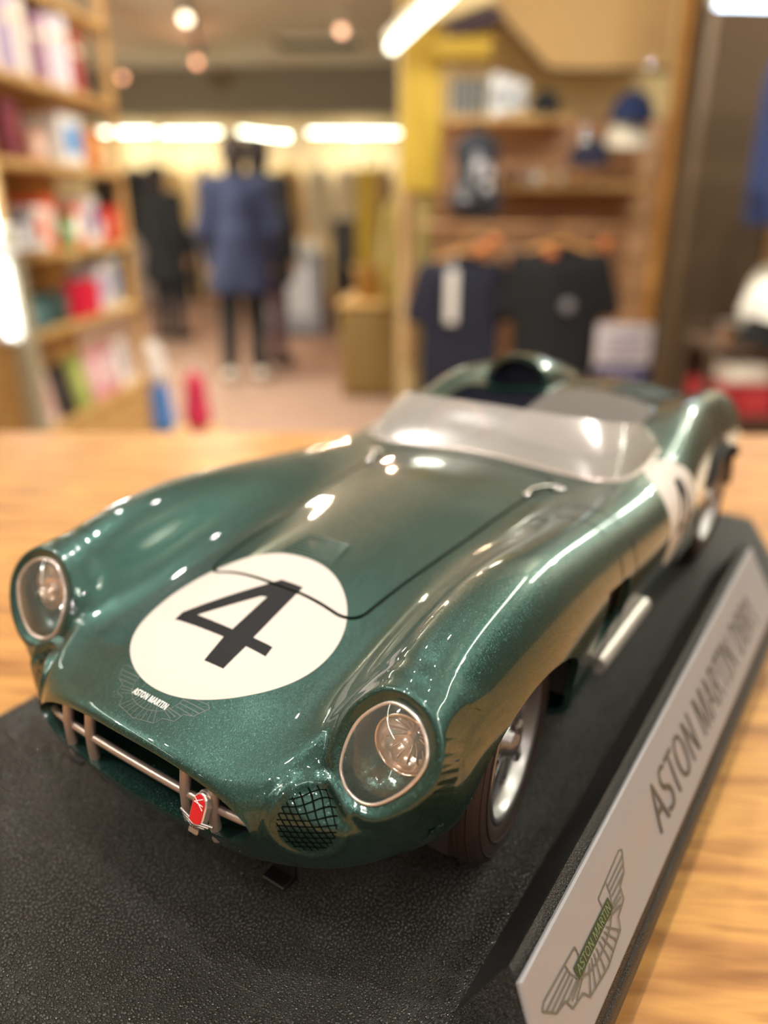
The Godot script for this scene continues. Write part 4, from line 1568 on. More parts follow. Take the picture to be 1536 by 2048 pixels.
	tube_lamp(Vector3(-2.1, 2.62, -1.2), Vector3(-2.1, 2.62, 1.2), "long ceiling tube light to the left of the counter", 1.3, G, 8, Vector3.DOWN, 0.02, 2.84, 0.4)
	tube_lamp(Vector3(-2.9, 2.55, -3.3), Vector3(-2.9, 2.55, -5.9), "long ceiling tube light over the carpet beyond the merchandise shelves", 3.6, G, 7, Vector3.DOWN, 0.02, 2.84, 7.0)

# ------------------------------------------------------------------ the room
func build_room() -> void:
	struct("floor", bx(Vector3(-1.0, -0.1, -3.6), Vector3(11.2, 0.2, 16.0)), M.carpet, Vector3.ZERO)
	struct("ceiling", bx(Vector3(-1.0, 2.95, -3.6), Vector3(11.2, 0.2, 16.0)), M.ceiling, Vector3.ZERO)
	struct("wall_back", bx(Vector3(-1.0, 1.43, -11.1), Vector3(11.2, 2.86, 0.2)), M.wall, Vector3.ZERO)
	struct("wall_front", bx(Vector3(-1.0, 1.43, 4.1), Vector3(11.2, 2.86, 0.2)), M.wall, Vector3.ZERO)
	struct("wall_left", bx(Vector3(-6.3, 1.43, -3.5), Vector3(0.2, 2.86, 15.4)), M.wall, Vector3.ZERO)
	struct("wall_right", bx(Vector3(2.7, 1.43, -3.5), Vector3(0.2, 2.86, 15.4)), hexm("5c4a3a", 0.85), Vector3.ZERO)
	struct("trim_1", bx(Vector3(-2.5, 2.6, -10.75), Vector3(6.2, 0.52, 0.5), 0.01), M.wall_grey, Vector3.ZERO)     # boxed soffit over the far wall
	struct("baseboard_back", bx(Vector3(-1.0, 0.06, -10.98), Vector3(11, 0.12, 0.03), 0.005), M.orange_wood, Vector3.ZERO)
	# the return wall that carries the right-hand bay
	struct("wall_bay", bx(Vector3(1.15, 1.43, -4.75), Vector3(2.9, 2.86, 0.14)), M.cream, Vector3.ZERO)
	# air vent in the ceiling
	var v := thing("air_vent", "dark slotted air vent in the cream ceiling far back", "vent", Vector3(-1.42, 2.845, -9.0))
	hang("frame", bx(Vector3(0, -0.01, 0), Vector3(1.05, 0.03, 0.5), 0.008), M.ceiling, v)
	for k in 5: hang("slat", bx(Vector3(0, -0.03, -0.16 + 0.08 * k), Vector3(0.86, 0.012, 0.05), 0.003), M.dark_panel, v)
	# beam with a rail hanging from the ceiling
	var r := thing("light_rail", "dark ceiling rail carrying the far spotlights", "rail", Vector3(-2.5, 2.84, -8.2))
	var b := MB.new()
	b.box(Vector3(0, -0.025, 0), Vector3(0.05, 0.04, 2.4), 0.006, Basis(Vector3.UP, 0.25))
	hang("track", b.done(), M.dark_panel, r)

func build_shop() -> void:
	M.fitting = hexm("d8d4c8", 0.5)
	build_left_shelves()
	build_far_wall()
	build_people()
	build_bay()
	build_right_end()

func item(called: String, label: String, cat: String, group: String, at: Vector3, turn := 0.0) -> Node3D:
	return thing(called, label, cat, at, turn, group)

func carton(label: String, group: String, at: Vector3, s: Vector3, c: String, panel: String, turn := 0.0) -> void:     # printed box: body, front panel, lid line
	var t := item("box", label, "box", group, at, turn)
	hang("carton", bx(Vector3(0, s.y * 0.5, 0), s, 0.004), hexm(c, 0.6), t)
	hang("printed_panel", bx(Vector3(s.x * 0.5 + 0.0015, s.y * 0.52, 0), Vector3(0.003, s.y * 0.55, s.z * 0.66), 0.001), hexm(panel, 0.5), t)
	hang("lid", bx(Vector3(0, s.y - 0.006, 0), Vector3(s.x + 0.006, 0.014, s.z + 0.006), 0.003), hexm(c, 0.5), t)

func book(label: String, group: String, at: Vector3, s: Vector3, c: String) -> void:
	var t := item("book", label, "book", group, at)
	hang("cover", bx(Vector3(0, s.y * 0.5, 0), s, 0.003), hexm(c, 0.55), t)
	hang("pages", bx(Vector3(-0.004, s.y * 0.5, 0), Vector3(s.x, s.y + 0.002 - 0.008, s.z - 0.008), 0.001), hexm("efe8d8", 0.9), t)
	hang("spine_band", bx(Vector3(s.x * 0.5 + 0.001, s.y * 0.7, 0), Vector3(0.002, s.y * 0.12, s.z * 0.9), 0.0005), hexm("e8dcc0", 0.5), t)

func mug(label: String, group: String, at: Vector3, c: String, r := 0.04, h := 0.09) -> void:
	var t := item("mug", label, "mug", group, at)
	var b := MB.new()
	b.lathe([Vector2(0.002, 0.001), Vector2(r * 0.9, 0.0), Vector2(r, 0.006), Vector2(r, h), Vector2(r - 0.004, h), Vector2(r - 0.005, 0.01), Vector2(0.002, 0.008)], Vector3.ZERO, Basis.IDENTITY, 24)
	hang("cup", b.done(), hexm(c, 0.25), t)
	b = MB.new()
	var pts := []
	for i in 9: pts.append(Vector3(0, h * 0.5 + sin(lerpf(-1.4, 1.4, i / 8.0)) * h * 0.33, r * 0.9 + cos(lerpf(-1.4, 1.4, i / 8.0)) * 0.026))
	b.tube(pts, 0.006, 8)
	hang("handle", b.done(), hexm(c, 0.25), t)

func cap(label: String, group: String, at: Vector3, c: String, turn := 0.0, k := 1.0) -> void:
	var t := item("cap", label, "cap", group, at, turn)
	var b := MB.new()
	b.ball(Vector3.ZERO, Vector3(0.095, 0.12, 0.085) * k, 24, 8, Basis.IDENTITY, 0.5, 1.0)
	hang("crown", b.done(), cloth(c), t)
	b = MB.new()
	var rs := []
	for l in [[1.0, 0.0], [1.0, 0.006]]:
		var r := PackedVector3Array()
		for i in 24:
			var a := TAU * i / 24.0
			var z := sin(a)
			r.append(Vector3(cos(a) * 0.082, l[1] - maxf(z, 0) * 0.012, 0.05 + z * (0.11 if z > 0 else 0.03)) * k)
		rs.append(r)
	b.rings(rs, -1, true, true, true)
	hang("peak", b.done(), cloth(c), t)
	b = MB.new()
	b.ball(Vector3(0, 0.12 * k, 0), Vector3.ONE * 0.008, 10, 6)
	hang("button", b.done(), cloth(c), t)

func garment(called: String, label: String, cat: String, group: String, at: Vector3, c: String, w := 0.25, h := 0.62, long_sleeves := false, turn := 0.0, hanger := true, thick := 0.35) -> Node3D:
	var t := item(called, label, cat, group, at, turn)
	var sl := h * (0.75 if long_sleeves else 0.32)
	var bones := [
		[Vector3(-w * 0.55, -0.02, 0), Vector3(w * 0.55, -0.02, 0), 0.055, 0.055],
		[Vector3(-w * 0.42, -0.1, 0), Vector3(-w * 0.42, -h + 0.06, 0), 0.11, 0.115],
		[Vector3(w * 0.42, -0.1, 0), Vector3(w * 0.42, -h + 0.06, 0), 0.11, 0.115],
		[Vector3(0, -0.1, 0), Vector3(0, -h + 0.05, 0), 0.13, 0.13],
		[Vector3(-w * 0.8, -0.04, 0), Vector3(-w * 1.12, -sl, 0.02), 0.062, 0.05],
		[Vector3(w * 0.8, -0.04, 0), Vector3(w * 1.12, -sl, 0.02), 0.062, 0.05]]
	hang("fabric", blob(bones, 0.022, 0.045, Vector3(1, 1, thick), -h + 0.02), cloth(c), t)
	var b := MB.new()
	var pts := []
	for i in 13: pts.append(Vector3(cos(TAU * i / 12.0) * 0.062, 0.03 + sin(TAU * i / 12.0) * 0.018, sin(TAU * i / 12.0) * 0.05))
	b.tube(pts, 0.010, 7)
	hang("collar", b.done(), cloth(c), t)
	if hanger:
		b = MB.new()
		b.tube([Vector3(-w * 0.7, 0.02, 0), Vector3(0, 0.075, 0), Vector3(w * 0.7, 0.02, 0)], 0.012, 8)
		b.tube([Vector3(0, 0.07, 0), Vector3(0, 0.12, 0), Vector3(0.02, 0.15, 0), Vector3(0, 0.17, 0)], 0.004, 6)
		hang("hanger", b.done(), M.orange_wood, t)
	return t

func build_left_shelves() -> void:
	var u := thing("merchandise_shelves", "tall pale wooden shelf unit of merchandise at the left edge", "shelf unit", Vector3(-1.575, 0, -2.95))
	hang("back_panel", bx(Vector3(-0.165, 1.1, 0), Vector3(0.02, 2.2, 1.0), 0.003), M.shelf_wood, u)
	hang("side_panel", bx(Vector3(0, 1.1, 0.49), Vector3(0.34, 2.2, 0.022), 0.003), M.shelf_wood, u)
	for x in [-0.155, 0.155]: hang("upright", bx(Vector3(x, 1.1, -0.49), Vector3(0.03, 2.2, 0.025), 0.003), M.shelf_wood, u)
	for y in [0.11, 0.51, 0.855, 1.115, 1.40, 1.655, 1.93]: hang("shelf", bx(Vector3(0.005, y - 0.014, 0), Vector3(0.35, 0.028, 0.96), 0.003), M.shelf_wood, u)
	hang("post", bx(Vector3(0.17, 0.6, 0.50), Vector3(0.06, 1.2, 0.06), 0.006), hexm("a39b84", 0.6), u)
	hang("base_panel", bx(Vector3(0.165, 0.3, 0), Vector3(0.012, 0.38, 0.96), 0.002), M.shelf_wood, u)
	var X := -1.50
	# fourth row up from the counter: upright books
	var cols := [["f0e6e0", "white"], ["b8a8c8", "lavender"], ["e8dcd4", "cream"], ["8a5a78", "plum"], ["d8c4d0", "pale pink"], ["e4e0e8", "pale grey"], ["a83a40", "red"]]
	for i in 7:
		book("%s book standing %s on the top shelf" % [cols[i][1], ["at the near end", "second from the near end", "third from the near end", "in the middle", "third from the far end", "second from the far end", "at the far end"][i]], "books on the top shelf", Vector3(X, 1.655, -2.56 - i * 0.10), Vector3(0.17, 0.20 + 0.02 * (i % 3), 0.075), cols[i][0])
	carton("maroon box with a rounded lid at the near end of the second shelf", "boxes on the second shelf", Vector3(X, 1.40, -2.62), Vector3(0.16, 0.17, 0.12), "6a2434", "7c3040")
	carton("small pinkish carton beside the maroon box", "boxes on the second shelf", Vector3(X, 1.40, -2.80), Vector3(0.14, 0.10, 0.10), "c89480", "e4c8b8")
	carton("white carton with a bright blue window at the far end of the second shelf", "boxes on the second shelf", Vector3(X, 1.40, -3.06), Vector3(0.14, 0.17, 0.18), "e8e4e0", "3c8cd0")
	carton("orange carton in the far corner of the second shelf", "boxes on the second shelf", Vector3(X, 1.40, -3.27), Vector3(0.14, 0.14, 0.12), "c8743c", "e0a060")
	var rr := [["2c3450", "d8d4e0", "navy carton at the near end of the third shelf"], ["e8e0dc", "e06038", "white carton with orange print beside the navy carton"], ["e05a30", "f0d8c8", "tall orange carton on the third shelf"], ["3c7a4c", "c8d8a0", "green carton behind the orange ones"], ["e86a40", "ffffff", "orange carton with white panel in the middle of the third shelf"], ["e4dcd8", "4050a0", "white carton with blue print on the third shelf"], ["d04a3c", "e8d8d0", "red carton second from the far end of the third shelf"], ["c83830", "e07050", "red carton at the far end of the third shelf"]]
	for i in 8: carton(rr[i][2], "boxes on the third shelf", Vector3(X + 0.02 * (i % 2), 1.115, -2.60 - i * 0.103), Vector3(0.13, 0.11 + 0.03 * (i % 3), 0.09), rr[i][0], rr[i][1])
	var d := item("tray", "round white tray leaning out at the near end of the third shelf", "tray", "", Vector3(-1.44, 1.118, -2.50))
	var b := MB.new()
	b.lathe([Vector2(0.002, 0.0), Vector2(0.09, 0.0), Vector2(0.13, 0.014), Vector2(0.132, 0.018), Vector2(0.09, 0.006), Vector2(0.002, 0.005)], Vector3.ZERO, Basis.IDENTITY, 32)
	hang("dish", b.done(), hexm("e8e4dc", 0.3), d)
	b = MB.new()
	var pts := []
	for i in 32: pts.append(Vector3(cos(TAU * i / 32.0) * 0.131, 0.017, sin(TAU * i / 32.0) * 0.131))
	b.tube(pts, 0.003, 6, true)
	hang("rim", b.done(), hexm("f4f2ee", 0.3), d)
	carton("teal carton at the near end of the fourth shelf", "boxes on the fourth shelf", Vector3(X + 0.02, 0.855, -2.58), Vector3(0.14, 0.10, 0.16), "3c6468", "587c80")
	carton("dark green carton behind the teal carton", "boxes on the fourth shelf", Vector3(X + 0.02, 0.855, -2.76), Vector3(0.13, 0.11, 0.10), "2c4440", "48605c")
	mug("bright red mug at the left of its row on the fourth shelf", "mugs on the fourth shelf", Vector3(-1.44, 0.855, -2.90), "c8203c", 0.05, 0.13)
	mug("bright red mug next to the white cartons on the fourth shelf", "mugs on the fourth shelf", Vector3(-1.44, 0.855, -3.02), "d42844", 0.05, 0.13)
	carton("white carton with lavender print on the fourth shelf", "boxes on the fourth shelf", Vector3(X, 0.855, -3.17), Vector3(0.13, 0.17, 0.10), "d8d0d8", "a89cc0")
	carton("pale grey carton at the far end of the fourth shelf", "boxes on the fourth shelf", Vector3(X, 0.855, -3.30), Vector3(0.13, 0.20, 0.10), "d0c8c0", "8890b0")
	var pr := [["e8c8c0", "d89ca0", "pale pink print card at the near end of the fifth shelf"], ["1c1c20", "383838", "black figure print card on the fifth shelf"], ["8ca04c", "b8c070", "green print card on the fifth shelf"], ["d890a0", "f0d0d0", "pink print card on the fifth shelf"], ["c88090", "e8d8d8", "rose print card on the fifth shelf"], ["ded6d2", "b0a8a8", "white print card at the far end of the fifth shelf"]]
	for i in 6:
		var t := item("print_card", pr[i][2], "card", "cards on the fifth shelf", Vector3(-1.45, 0.51, -2.58 - 0.145 * i))
		b = MB.new()
		b.box(Vector3(0, 0.10, 0), Vector3(0.008, 0.20, 0.12), 0.001, Basis(Vector3.BACK, 0.15))
		hang("board", b.done(), hexm(pr[i][0], 0.6), t)
		b = MB.new()
		b.box(Vector3(0.006, 0.105, 0), Vector3(0.002, 0.12, 0.075), 0.0005, Basis(Vector3.BACK, 0.15))
		hang("picture", b.done(), hexm(pr[i][1], 0.6), t)
	# soft bags and bundles at the foot
	for q in [["4a78b8", "blue drawstring bag hanging low at the shelf end", Vector3(-1.40, 0.36, -3.56), 0.07, 0.10], ["c02c50", "red drawstring bag beside the blue one", Vector3(-1.25, 0.375, -3.66), 0.07, 0.11], ["d8d0cc", "white drawstring bag above the blue one", Vector3(-1.41, 0.57, -3.56), 0.065, 0.06], ["d02860", "pink soft bundle at the foot of the shelves", Vector3(-1.34, 0.43, -2.18), 0.09, 0.10], ["b0a850", "olive soft bundle next to the pink one", Vector3(-1.54, 0.42, -2.16), 0.09, 0.09]]:
		var t := item("soft_bag", q[1], "bag", "soft bags by the shelves", q[2])
		var k: float = q[3]
		var hh: float = q[4]
		hang("pouch", blob([[Vector3(0, -hh, 0), Vector3(0, hh * 0.5, 0), k, k * 0.7], [Vector3(0, hh * 0.5, 0), Vector3(0, hh, 0), k * 0.5, k * 0.3]], 0.02, 0.04), cloth(q[0]), t)
		b = MB.new()
		b.tube([Vector3(-0.02, hh * 0.9, 0), Vector3(-0.03, hh * 1.5, 0), Vector3(0.03, hh * 1.5, 0), Vector3(0.02, hh * 0.9, 0)], 0.006, 6)
		hang("drawstring", b.done(), cloth("d8d4cc"), t)
	var sl := thing("bag_stool", "small low wooden stool under the blue and red bags", "stool", Vector3(-1.33, 0, -3.62))
	hang("seat", bx(Vector3(0, 0.18, 0), Vector3(0.36, 0.024, 0.28), 0.004), M.shelf_wood, sl)
	for x in [-0.15, 0.15]:
		for z in [-0.11, 0.11]: hang("leg", bx(Vector3(x, 0.084, z), Vector3(0.03, 0.168, 0.03), 0.003), M.shelf_wood, sl)
	var st := thing("bag_stand", "low wooden stand at the foot of the merchandise shelves", "stand", Vector3(-1.35, 0, -2.66))
	hang("deck", bx(Vector3(0.0, 0.22, 0.5), Vector3(0.6, 0.03, 0.5), 0.004), M.shelf_wood, st)
	for z in [0.3, 0.7]: hang("leg", bx(Vector3(0.2, 0.11, z), Vector3(0.04, 0.205, 0.04), 0.004), M.shelf_wood, st)

func build_far_wall() -> void:
	# long clothes rails under the tubes
	var rail := thing("clothes_rail", "long clothes rail along the far wall under the tube lights", "rail", Vector3(-2.6, 0, -10.5))
	var b := MB.new()
	b.tube([Vector3(-2.1, 1.865, 0), Vector3(2.0, 1.865, 0)], 0.012, 10)
	hang("bar", b.done(), M.alloy, rail)
	for x in [-2.05, -0.7, 0.65, 1.95]:
		b = MB.new()
		b.tube([Vector3(x, 1.865, 0), Vector3(x, 2.34, 0)], 0.010, 8)
		hang("drop_rod", b.done(), M.alloy, rail)
	var lower := thing("low_clothes_rail", "low clothes rail of dark trousers in front of the far wall", "rail", Vector3(-4.0, 0, -10.2))
	b = MB.new()
	b.tube([Vector3(-0.85, 0.985, 0), Vector3(0.85, 0.985, 0)], 0.012, 8)
	hang("bar", b.done(), M.alloy, lower)
	for x in [-0.83, 0.83]:
		b = MB.new()
		b.tube([Vector3(x, 0, 0), Vector3(x, 0.985, 0)], 0.014, 8)
		b.box(Vector3(x, 0.012, 0), Vector3(0.05, 0.024, 0.4), 0.006)
		hang("upright", b.done(), M.alloy, lower)
	var tops := [["3a3028", "brown jacket at the left end of the far rail", -4.55], ["2c2c34", "charcoal jacket second on the far rail", -4.12], ["e8c890", "glowing cream coat hanging on the far rail", -3.62], ["ecd4a4", "cream shirt beside the glowing coat on the far rail", -3.2], ["b08850", "tan jacket behind the tall shopper", -2.5], ["c09860", "light tan jacket right of the tall shopper", -2.1], ["d8c8ac", "off-white shirt left of the pale pair on the far rail", -1.7], ["dcccb0", "off-white shirt in the middle of the pale pair on the far rail", -1.3], ["c4a070", "camel shirt right of the off-white shirts", -0.92]]
	for q in tops: garment("hanging_top", q[1], "clothing", "clothes on the far rail", Vector3(q[2], 1.68, -10.5), q[0], 0.13, 0.78, true, 0.1, true, 0.5)
	var low := [["1c1e2c", "dark navy trousers hanging at the left of the low rail", -4.6], ["20222e", "dark navy trousers second on the low rail", -4.32], ["b8b0b4", "pale grey trousers on the low rail", -4.0], ["1e2028", "black trousers fourth on the low rail", -3.72], ["22242c", "black trousers fifth on the low rail", -3.4]]
	for q in low:
		var t := item("trousers", q[1], "trousers", "trousers on the low rail", Vector3(q[2], 0.92, -10.2), 0.2)
		hang("legs", blob([[Vector3(-0.07, 0.0, 0), Vector3(0.07, 0.0, 0), 0.05, 0.05], [Vector3(-0.06, -0.05, 0), Vector3(-0.075, -0.82, 0), 0.07, 0.055], [Vector3(0.06, -0.05, 0), Vector3(0.075, -0.82, 0), 0.07, 0.055]], 0.026, 0.03, Vector3(1, 1, 0.6), -0.84), cloth(q[0]), t)
		hang("waistband", bx(Vector3(0, 0.02, 0), Vector3(0.22, 0.05, 0.07), 0.02), cloth(q[0]), t)
	# bins and stands on the carpet
	var g := thing("dump_bin", "grey bin of pale merchandise on the carpet beyond the shoppers", "bin", Vector3(-1.62, 0, -8.25))
	hang("body", bx(Vector3(0, 0.42, 0), Vector3(0.62, 0.8, 0.5), 0.02), hexm("8a8a92", 0.5), g)
	hang("front_panel", bx(Vector3(-0.02, 0.45, 0.252), Vector3(0.5, 0.5, 0.006), 0.002), hexm("b8b8c0", 0.4), g)
	for k in 6:
		b = MB.new()
		b.ball(Vector3(-0.22 + 0.09 * k, 0.86, 0.05 * (k % 2)), Vector3(0.07, 0.09, 0.09), 12, 8)
		hang("packet", b.done(), hexm(["d8d0c0", "a8a0a0", "e0d8cc"][k % 3], 0.5), g)
	var dk := thing("dark_stand", "dark display stand behind the grey bin", "stand", Vector3(-1.1, 0, -8.7))
	hang("body", bx(Vector3(0, 0.55, 0), Vector3(0.3, 1.1, 0.4), 0.02), hexm("2a2624", 0.6), dk)
	hang("top_board", bx(Vector3(0, 1.12, 0), Vector3(0.34, 0.04, 0.44), 0.01), hexm("4a4038", 0.5), dk)
	var yl := thing("yellow_banner", "narrow yellow banner stand beyond the bay", "banner", Vector3(-0.82, 0, -7.9))
	hang("cloth", bx(Vector3(0, 0.95, 0), Vector3(0.2, 1.3, 0.02), 0.004), M.yellow, yl)
	hang("pole", bx(Vector3(0, 0.9, -0.03), Vector3(0.03, 1.8, 0.03), 0.004), M.alloy, yl)
	hang("foot", bx(Vector3(0, 0.015, 0), Vector3(0.3, 0.03, 0.25), 0.006), M.alloy, yl)
	var cb := thing("low_cabinet", "low yellowish wooden cabinet left of the hanging dark shirts", "cabinet", Vector3(-0.52, 0, -5.6))
	hang("carcass", bx(Vector3(0, 0.32, 0), Vector3(0.42, 0.62, 0.7), 0.006), hexm("8a7040", 0.7), cb)
	hang("door", bx(Vector3(0, 0.32, 0.356), Vector3(0.38, 0.54, 0.014), 0.003), hexm("7a6234", 0.7), cb)
	hang("top", bx(Vector3(0, 0.645, 0), Vector3(0.46, 0.03, 0.74), 0.005), M.shelf_wood, cb)
	var bk := thing("basket", "round wicker basket standing on the low cabinet", "basket", Vector3(-0.52, 0.66, -5.5))
	b = MB.new()
	b.lathe([Vector2(0.003, 0.003), Vector2(0.11, 0.0), Vector2(0.15, 0.2), Vector2(0.16, 0.21), Vector2(0.145, 0.205), Vector2(0.105, 0.01), Vector2(0.003, 0.01)], Vector3.ZERO, Basis.IDENTITY, 28)
	hang("body", b.done(), hexm("a07c40", 0.8), bk)
	b = MB.new()
	var pts := []
	for i in 28: pts.append(Vector3(cos(TAU * i / 28.0) * 0.155, 0.21, sin(TAU * i / 28.0) * 0.155))
	b.tube(pts, 0.012, 7, true)
	hang("rim", b.done(), hexm("8a6834", 0.8), bk)
	for q in [["8a7a3c", "olive jacket hanging at the end of the bay", -0.28, 1.26]]:
		garment("jacket", q[1], "jacket", "", Vector3(q[2], q[3], -4.98 if q[2] > -0.3 else -5.4), q[0], 0.13, 0.6, true, 0.9, true, 0.6)

# ------------------------------------------------------------------ people
func person(label: String, at: Vector3, turn: float, tall: float, coat: String, legs: String, shoes: String, hair: String, skin := "c89878", coat_len := 0.46, bag := "") -> void:
	var k := tall / 1.75
	var t := thing("person", label, "person", at, turn, "")
	var J := {}
	for q in [["hipL", -0.09, 0.92, 0.0], ["hipR", 0.09, 0.92, 0.0], ["kneeL", -0.10, 0.50, 0.03], ["kneeR", 0.11, 0.50, 0.05], ["ankL", -0.11, 0.09, -0.02], ["ankR", 0.13, 0.09, 0.02], ["toeL", -0.13, 0.04, 0.16], ["toeR", 0.16, 0.04, 0.19], ["belly", 0.0, 1.08, 0.0], ["chest", 0.0, 1.32, 0.01], ["shL", -0.18, 1.42, 0.0], ["shR", 0.18, 1.42, 0.0], ["elL", -0.25, 1.13, -0.02], ["elR", 0.25, 1.13, -0.02], ["wrL", -0.22, 0.90, 0.08], ["wrR", 0.22, 0.90, 0.10], ["neck", 0.0, 1.48, 0.0], ["head", 0.0, 1.63, 0.02]]:
		J[q[0]] = Vector3(q[1], q[2], q[3]) * k
	var bone := func(a: String, b: String, ra: float, rb: float) -> Array: return [J[a], J[b], ra * k, rb * k]
	# one continuous body, then clothes over it
	var hands := []
	for s in ["L", "R"]:
		var w: Vector3 = J["wr" + s]
		hands.append([w, w + Vector3(0, -0.06, 0.015) * k, 0.03 * k, 0.035 * k])
		for f in 4: hands.append([w + Vector3(0, -0.07, -0.012 + 0.018 * f) * k, w + Vector3(0.006, -0.15 - 0.008 * (2 - absi(f - 2)), -0.008 + 0.02 * f) * k, 0.011 * k, 0.009 * k])
		hands.append([w + Vector3(0, -0.03, 0.03) * k, w + Vector3(0, -0.09, 0.06) * k, 0.012 * k, 0.010 * k])
	var body := [bone.call("hipL", "kneeL", 0.085, 0.06), bone.call("hipR", "kneeR", 0.085, 0.06), bone.call("kneeL", "ankL", 0.055, 0.04), bone.call("kneeR", "ankR", 0.055, 0.04), bone.call("hipL", "hipR", 0.1, 0.1), bone.call("belly", "chest", 0.12, 0.13), bone.call("shL", "shR", 0.07, 0.07), bone.call("shL", "elL", 0.05, 0.042), bone.call("shR", "elR", 0.05, 0.042), bone.call("elL", "wrL", 0.04, 0.03), bone.call("elR", "wrR", 0.04, 0.03), bone.call("chest", "neck", 0.1, 0.055), bone.call("neck", "head", 0.05, 0.07), [J.head + Vector3(0, 0.02, 0) * k, J.head + Vector3(0, 0.05, -0.01) * k, 0.085 * k, 0.09 * k], [J.head + Vector3(0, -0.05, 0.045) * k, J.head + Vector3(0, -0.02, 0.05) * k, 0.045 * k, 0.05 * k], [J.head + Vector3(0, 0.0, 0.10) * k, J.head + Vector3(0, -0.015, 0.108) * k, 0.012 * k, 0.015 * k]]
	body.append_array(hands)
	hang("body", blob(body, 0.021 * k, 0.025), hexm(skin, 0.6), t)
	var face := MB.new()
	for s in [-1.0, 1.0]:
		face.ball(J.head + Vector3(0.03 * s, 0.02, 0.088) * k, Vector3(0.011, 0.008, 0.008) * k, 8, 6)
		face.tube([J.head + Vector3(0.015 * s, 0.042, 0.094) * k, J.head + Vector3(0.045 * s, 0.044, 0.082) * k], 0.004 * k, 5)
	face.tube([J.head + Vector3(-0.022, -0.048, 0.094) * k, J.head + Vector3(0.022, -0.048, 0.094) * k], 0.005 * k, 5)
	hang("face_features", face.done(), hexm("3a241c", 0.6), t)
	var hb := [[J.head + Vector3(0, 0.06, -0.03) * k, J.head + Vector3(0, 0.07, 0.02) * k, 0.095 * k, 0.075 * k], [J.head + Vector3(0, 0.03, -0.05) * k, J.head + Vector3(0, -0.06, -0.06) * k, 0.085 * k, 0.05 * k], [J.head + Vector3(0, -0.02, -0.04) * k, J.head + Vector3(0, -0.13, -0.04) * k, 0.08 * k, 0.06 * k]]
	hang("hair", blob(hb, 0.02 * k, 0.03), hexm(hair, 0.7), t)
	hang("trousers", blob([bone.call("hipL", "kneeL", 0.105, 0.078), bone.call("hipR", "kneeR", 0.105, 0.078), bone.call("kneeL", "ankL", 0.075, 0.06), bone.call("kneeR", "ankR", 0.075, 0.06), bone.call("hipL", "hipR", 0.115, 0.115)], 0.024 * k, 0.02), cloth(legs), t)
	var hem: Vector3 = Vector3(0, 1.42 - coat_len * 1.35, 0) * k
	hang("jacket", blob([bone.call("belly", "chest", 0.155, 0.16), [J.belly, hem + Vector3(-0.08, 0, 0), 0.165 * k, 0.165 * k], [J.belly, hem + Vector3(0.08, 0, 0), 0.165 * k, 0.165 * k], bone.call("shL", "shR", 0.092, 0.092), bone.call("shL", "elL", 0.075, 0.066), bone.call("shR", "elR", 0.075, 0.066), bone.call("elL", "wrL", 0.064, 0.05), bone.call("elR", "wrR", 0.064, 0.05), [J.neck + Vector3(0, -0.02, -0.01), J.neck + Vector3(0, 0.03, -0.01), 0.075 * k, 0.07 * k]], 0.024 * k, 0.04, Vector3.ONE, hem.y - 0.06), cloth(coat), t)
	for s in ["L", "R"]:
		hang("shoe", blob([[J["ank" + s] + Vector3(0, -0.02, -0.03), J["toe" + s], 0.055 * k, 0.045 * k]], 0.018 * k, 0.02), hexm(shoes, 0.5), t)
	if bag != "":
		hang("backpack", blob([[Vector3(-0.06, 1.32, -0.24) * k, Vector3(0.06, 1.32, -0.24) * k, 0.11 * k, 0.11 * k], [Vector3(-0.06, 1.02, -0.25) * k, Vector3(0.06, 1.02, -0.25) * k, 0.13 * k, 0.13 * k], [Vector3(0, 1.32, -0.24) * k, Vector3(0, 1.02, -0.25) * k, 0.14 * k, 0.15 * k]], 0.024 * k, 0.03), cloth(bag), t)

func build_people() -> void:
	person("shopper in a long navy jacket, black trousers and pale shoes with back turned", Vector3(-1.52, 0, -5.7), PI + 0.25, 1.70, "252b48", "1b1c1e", "c8c0b4", "2a1c18", "c89878", 0.5)
	person("taller shopper in a black jacket standing close behind the navy one", Vector3(-1.50, 0, -6.35), PI * 0.9, 1.74, "17181e", "4a3034", "1c1a1a", "1c1414", "c89878", 0.5)
	person("shopper in a black jacket by the far rail near the left shelves", Vector3(-2.78, 0, -7.6), 2.9, 1.62, "15161b", "1b1d28", "20201f", "2a2020", "c89878", 0.55)

